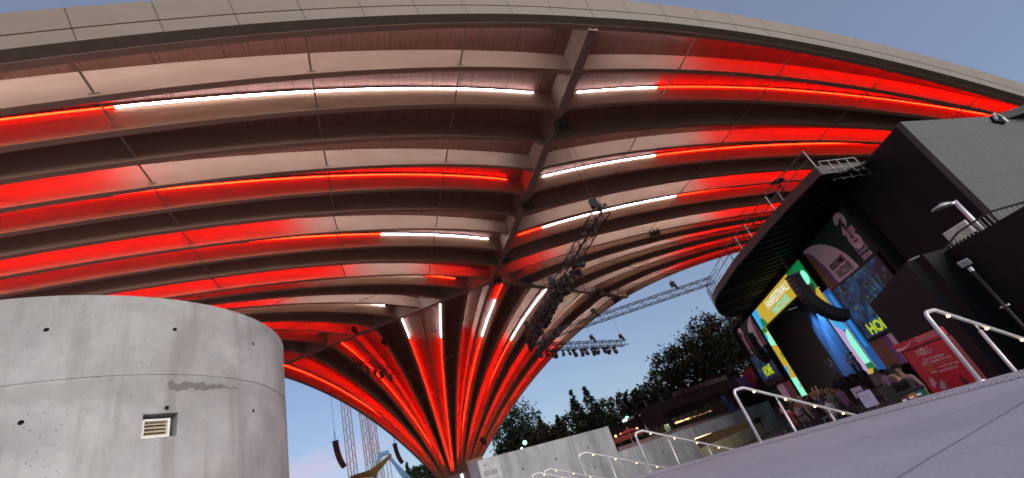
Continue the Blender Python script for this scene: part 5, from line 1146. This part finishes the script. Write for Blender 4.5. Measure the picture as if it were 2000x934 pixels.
    bpy.context.view_layer.update(); m2 = bpy.data.meshes.new_from_object(ob.evaluated_get(bpy.context.evaluated_depsgraph_get())); bpy.data.objects.remove(ob); m2.name = 'body'
    m2.materials.clear()
    for m_ in (cloth(shirt), skins[skin], cloth(pants), shoe): m2.materials.append(m_)
    cen = np.array([p.center[:] for p in m2.polygons]); best = np.full(len(cen), 1e9); idx = np.zeros(len(cen), int)
    for a, b, mi in bones:
        A_, B_ = J[a][0], J[b][0]; dd = B_ - A_; tt_ = np.clip(((cen - A_) @ dd) / (dd @ dd), 0, 1); ds = np.linalg.norm(cen - A_ - tt_[:, None] * dd, axis=1) - (J[a][1] * (1 - tt_) + J[b][1] * tt_); u = ds < best; best[u] = ds[u]; idx[u] = mi
    m2.polygons.foreach_set('material_index', idx.tolist()); m2.polygons.foreach_set('use_smooth', [True] * len(idx)); m2.update()
    t = thing('person', label, 'person', pos, group); t.rotation_euler = (0, 0, yaw); t.scale = (k, k, k)
    o = bpy.data.objects.new('body', m2); C.objects.link(o); o.parent = t
    hc, cc = J['head'][0], J['crown'][0]; b = MB(); ax = unit(cc - hc); c0 = hc + ax * .04 - V3(0, .022, 0); nu, nv = 12, 8; rows = []
    for i in range(1, nv):
        th = math.pi * .70 * i / (nv - 1); row = []
        for q in range(nu):
            ph = 2 * math.pi * q / nu; ff = 1.0 if math.sin(ph) < .25 else .66; th2 = th * ff; row.append(c0 + V3(.108 * math.sin(th2) * math.cos(ph), .122 * math.sin(th2) * math.sin(ph), .108 * math.cos(th2) + (-.12 if longhair and i == nv - 1 and math.sin(ph) < .2 else 0)))
        rows.append(row)
    b.sweep(rows, caps=False); b.add([c0 + V3(0, 0, .108)] + rows[0], [(0, 1 + q, 1 + (q + 1) % nu) for q in range(nu)])
    me3 = bpy.data.meshes.new('hair'); me3.from_pydata(b.v, [], b.f); me3.materials.append(hairs[hair]); me3.polygons.foreach_set('use_smooth', [True] * len(me3.polygons)); me3.update(); ho = bpy.data.objects.new('hair', me3); C.objects.link(ho); ho.parent = t
    if h > 1.2 and fingers:       # face: nose, eyes, ears
        f = MB(); f.ball(hc + V3(0, .094, -.005), .014, 8, 6, 0, (.8, 1.3, 1.5))
        for s in (-1, 1): f.ball(hc + V3(s * .085, .0, .0), .018, 8, 6, 0, (.5, 1, 1.5))
        fo = bpy.data.meshes.new('face'); fo.from_pydata(f.v, [], f.f); fo.materials.append(skins[skin]); fo.update(); x = bpy.data.objects.new('face', fo); C.objects.link(x); x.parent = t
        f = MB()
        for s in (-1, 1): f.ball(hc + V3(s * .032, .083, .02), .009, 6, 5)
        f.box(hc + V3(0, .085, -.042), (.04, .012, .006)); fo = bpy.data.meshes.new('eyes_and_mouth'); fo.from_pydata(f.v, [], f.f); fo.materials.append(hairs[0]); fo.update(); x = bpy.data.objects.new('eyes_and_mouth', fo); C.objects.link(x); x.parent = t
    return t
def foot(px, D): p = at_d(*px, D); return (p[0], p[1], FLOOR)
Y2S = -math.pi / 2     # facing the stage (+x)
pm_ = person(foot((1757, 728), 14.6), math.pi * .62, (.014, .014, .016), (.50, .35, .10), 'person in black t-shirt and yellow trousers leaning over the sorting bins', skin=1, hair=0, arms='reach', lean=.38, fingers=True, h=1.84)
ly = MB()
person(foot((1748, 711), 15.4), math.pi * .6, (.36, .27, .22), (.20, .18, .16), 'person in beige shirt standing behind the person in yellow trousers', skin=1, hair=0, fingers=True, h=1.84, lean=.08)
person(foot((1715, 716), 25), Y2S + .3, (.34, .30, .40), (.03, .035, .05), 'person in lavender shirt standing at the right end of the stage front', hair=0, skin=1, h=1.76)
person(foot((1631, 751), 23.5), Y2S, (.18, .12, .22), (.02, .02, .03), 'person in purple shirt in the crowd, seen from behind', hair=0, skin=2, h=1.8)
person(foot((1611, 757), 25), Y2S, (.60, .60, .62), (.03, .03, .04), 'person in white shirt with pale cap in the crowd', hair=3, skin=0)
person(foot((1606, 774), 23), Y2S + .5, (.55, .55, .57), (.02, .08, .07), 'shorter person in white top and green trousers near the fence', hair=1, skin=0, h=1.5)
person(foot((1684, 757), 17.5), Y2S - .3, (.014, .014, .016), (.02, .02, .02), 'person with black hair in black top behind the fence notices', hair=0, skin=1, h=1.55)
person(foot((1585, 757), 27), Y2S, (.32, .05, .05), (.03, .03, .05), 'person in red shirt raising both arms to the stage', arms='up', skin=0, hair=1)
person(foot((1594, 757), 28), Y2S, (.05, .05, .06), (.03, .03, .04), 'person in dark shirt raising one arm to the stage', arms=('up', 'down'), skin=0, hair=0)
USED_ = set(); rc_ = random.Random(21); cols = [(.30, .05, .05), (.35, .33, .33), (.04, .05, .08), (.22, .12, .09), (.02, .02, .025), (.10, .14, .22), (.38, .16, .12), (.12, .16, .12)]; cn = ['red', 'pale grey', 'navy', 'brown', 'black', 'blue', 'salmon', 'olive']
for i in range(30):
    x = 1508 + i * 4.0 + rc_.uniform(-2, 2); D = rc_.uniform(25, 33) if i % 2 else rc_.uniform(23.5, 26); c = rc_.randrange(8); arm = rc_.choice(['down', 'down', 'fwd', 'phone', 'down'])
    yw_ = Y2S + rc_.uniform(-.5, .5); pn_ = rc_.randrange(3); sk_ = rc_.randrange(3); hr_ = rc_.randrange(3)
    lab = '%s haired person in %s top, %s trousers, %s, %s crowd row' % (('black', 'brown', 'fair')[hr_], cn[c], ('black', 'navy', 'brown')[pn_], {'down': 'arms down', 'fwd': 'hands forward', 'phone': 'hands raised'}[arm], 'rear' if i % 2 else 'near')
    while lab in USED_: lab += ', farther right' if 'farther' not in lab else ' still'
    USED_.add(lab)
    person(foot((x, 780 - (x - 1508) * .25), D), yw_, cols[c], [(.03, .03, .04), (.05, .06, .10), (.15, .12, .10)][pn_], lab, 'crowd standing before the stage', skin=sk_, hair=hr_, arms=arm, h=rc_.uniform(1.58, 1.86), longhair=rc_.random() < .3)
# performers on the stage, lit blue
for i, (u, o, arm, lab) in enumerate(((2.3, 1.2, 'reach', 'performer nearest the right column, leaning on the stage'), (3.6, .6, 'fwd', 'performer playing an instrument at the right of the stage'), (4.9, .4, 'fwd', 'performer in the middle right of the dark stage'), (6.4, 1.0, 'up', 'performer left of the others on the dark stage'), (1.3, -.6, 'down', 'performer standing back beside the added blue drape'))):
    p = S(u, -.345, o - 1.4); person(p, math.pi / 2 + .2 * i - .3, (.10, .14, .22), (.05, .06, .09), lab, skin=0, hair=i % 3, arms=arm, lean=.15 * (i % 2), h=1.75)
# low stage monitors and drum gear
for i, u in enumerate((1.6, 3.0, 4.4, 5.8)):
    b = MB(); b.prism([(0, 0), (.6, 0), (.6, .12), (.12, .42), (0, .42)], S(u, -.34, .3), -SO, UP, SU, .7); single('stage_monitor', b, MT['rubber'], ORD[i] + ' black wedge monitor from the right on the stage front', 'speaker', 'wedge monitors on the stage')
# ================================================================== fence, notices, bins
fpx = [(1512, 818, 24.0), (1545, 812, 24.0), (1580, 804, 24.2), (1616, 794, 24.6), (1655, 780, 25.6), (1694, 764, 27.2), (1733, 748, 28.9)]
fz = FLOOR + 1.1; FP = [at_d(x, y, D) for x, y, D in fpx]
for i, (p, q) in enumerate(zip(FP[:-1], FP[1:])):
    a, c = V3(p[0], p[1], FLOOR), V3(q[0], q[1], FLOOR); t = thing('crowd_barrier', ORD[i] + ' black steel barrier from the left in the row before the crowd', 'barrier', (a + c) / 2, 'row of black barriers'); t['kind'] = 'thing'
    b = MB(); b.bar(a + UP * 1.1, c + UP * 1.1, .05); b.bar(a + UP * .15, c + UP * .15, .05); b.bar(a, a + UP * 1.1, .06); b.build('frame', MT['black_metal'], t)
    b = MB(); n = max(4, int(np.linalg.norm(c - a) / .15))
    for k in range(1, n): s = a + (c - a) * k / n; b.bar(s + UP * .15, s + UP * 1.1, .025)
    b.build('bars', MT['black_metal'], t)
# a nearer barrier run, close to the steps
npx = [(1520, 812, 15.5), (1560, 806, 15.2), (1600, 800, 15.0), (1645, 790, 15.2), (1690, 774, 15.8), (1722, 762, 16.4)]
NP = [at_d(x, y + 6, D) for x, y, D in npx]
for i, (p, q) in enumerate(zip(NP[:-1], NP[1:])):
    a, c = V3(p[0], p[1], FLOOR), V3(q[0], q[1], FLOOR); H_ = 1.2; t = thing('black_fence', ORD[i] + ' black picket fence panel from the left, below the steps', 'fence', (a + c) / 2, 'black picket fence panels'); t['kind'] = 'thing'
    b = MB(); b.bar(a + UP * H_, c + UP * H_, .04); b.bar(a + UP * .12, c + UP * .12, .04); b.bar(a, a + UP * H_, .05); b.build('frame', MT['black_metal'], t)
    b = MB(); n = max(3, int(np.linalg.norm(c - a) / .13))
    for k in range(1, n): s = a + (c - a) * k / n; b.bar(s + UP * .12, s + UP * H_, .02)
    b.build('bars', MT['black_metal'], t)
paper = [M('notice_pink', (.48, .36, .46), .6), M('notice_white', (.52, .50, .66), .6)]
for i, (px, D, wd_, hh_, lab) in enumerate((((1676, 766), 15.0, .24, .24, 'pink notice in a black frame on the fence'), ((1695, 779), 14.2, .30, .36, 'larger white notice in a black frame on the fence'))):
    p = at_d(*px, D); f_ = -unit(V3(p[0], p[1], 0)); f_ = unit(f_ + V3(-.35, 0, 0)); s_d = np.cross(UP, f_); t = thing('fence_notice', lab, 'notice', p); b = MB(); b.box(p - f_ * .012, (.02, wd_ + .04, hh_ + .04), (f_, s_d, UP)); b.build('frame', MT['black_metal'], t); b = MB(); b.box(p, (.012, wd_, hh_), (f_, s_d, UP)); pg = b.build('sheet', paper[i], t)
    for k in range(3): h = MB(); h.box(p + f_ * .008 + UP * (hh_ * (.22 - .16 * k)), (.003, wd_ * (.5 if k else .65), .014), (f_, s_d, UP)); h.build('printed_line', M('grey_print_line', (.32, .3, .4), .6), pg)
    b = MB(); b.bar(V3(p[0], p[1], FLOOR) - f_ * .03, p - f_ * .03, .03); b.build('stand', MT['black_metal'], t)
for i, (px, c_, n_) in enumerate((((1757, 769), (.10, .018, .02), 'dark red'), ((1771, 763), (.42, .17, .03), 'orange'), ((1785, 757), (.02, .12, .06), 'green'))):
    p = at_d(*px, 13.4); H_ = p[2] - FLOOR; t = thing('sorting_bin', n_ + ' sorting bin at the bottom of the steps', 'bin', (p[0], p[1], FLOOR)); fx = unit(V3(-p[0], -p[1], 0)); fy = np.cross(UP, fx)
    b = MB(); b.sweep([[V3(p[0], p[1], FLOOR + z) + fx * i_ * s + fy * j_ * s for i_, j_ in ((-1, -1), (1, -1), (1, 1), (-1, 1))] for z, s in ((0, .125), (H_ - .06, .15))]); b.build('body', M('bin_' + n_.replace(' ', '_'), c_, .5), t)
    b = MB(); b.box((p[0], p[1], FLOOR + H_ - .03), (.33, .33, .06), (fx, fy, UP)); b.build('lid', MT['rubber'], t); b = MB(); b.box(V3(p[0], p[1], FLOOR + H_ - .14) + fx * .149, (.01, .09, .04), (fx, fy, UP)); b.build('bin_label', MT['white'], t)
p = at_d(1737, 766, 13.2); b = MB(); fx = unit(V3(-p[0], -p[1], 0)); fy = np.cross(UP, fx); b.box((p[0], p[1], (p[2] + .12 + FLOOR) / 2), (.10, .22, p[2] + .12 - FLOOR), (fx, fy, UP)); b.box((p[0], p[1], FLOOR + .03), (.3, .34, .06), (fx, fy, UP)); single('info_totem', b, MT['rubber'], 'dark upright panel standing left of the sorting bins', 'totem')
roof['kind'] = 'thing'; wall['kind'] = 'thing'; drum['kind'] = 'thing'
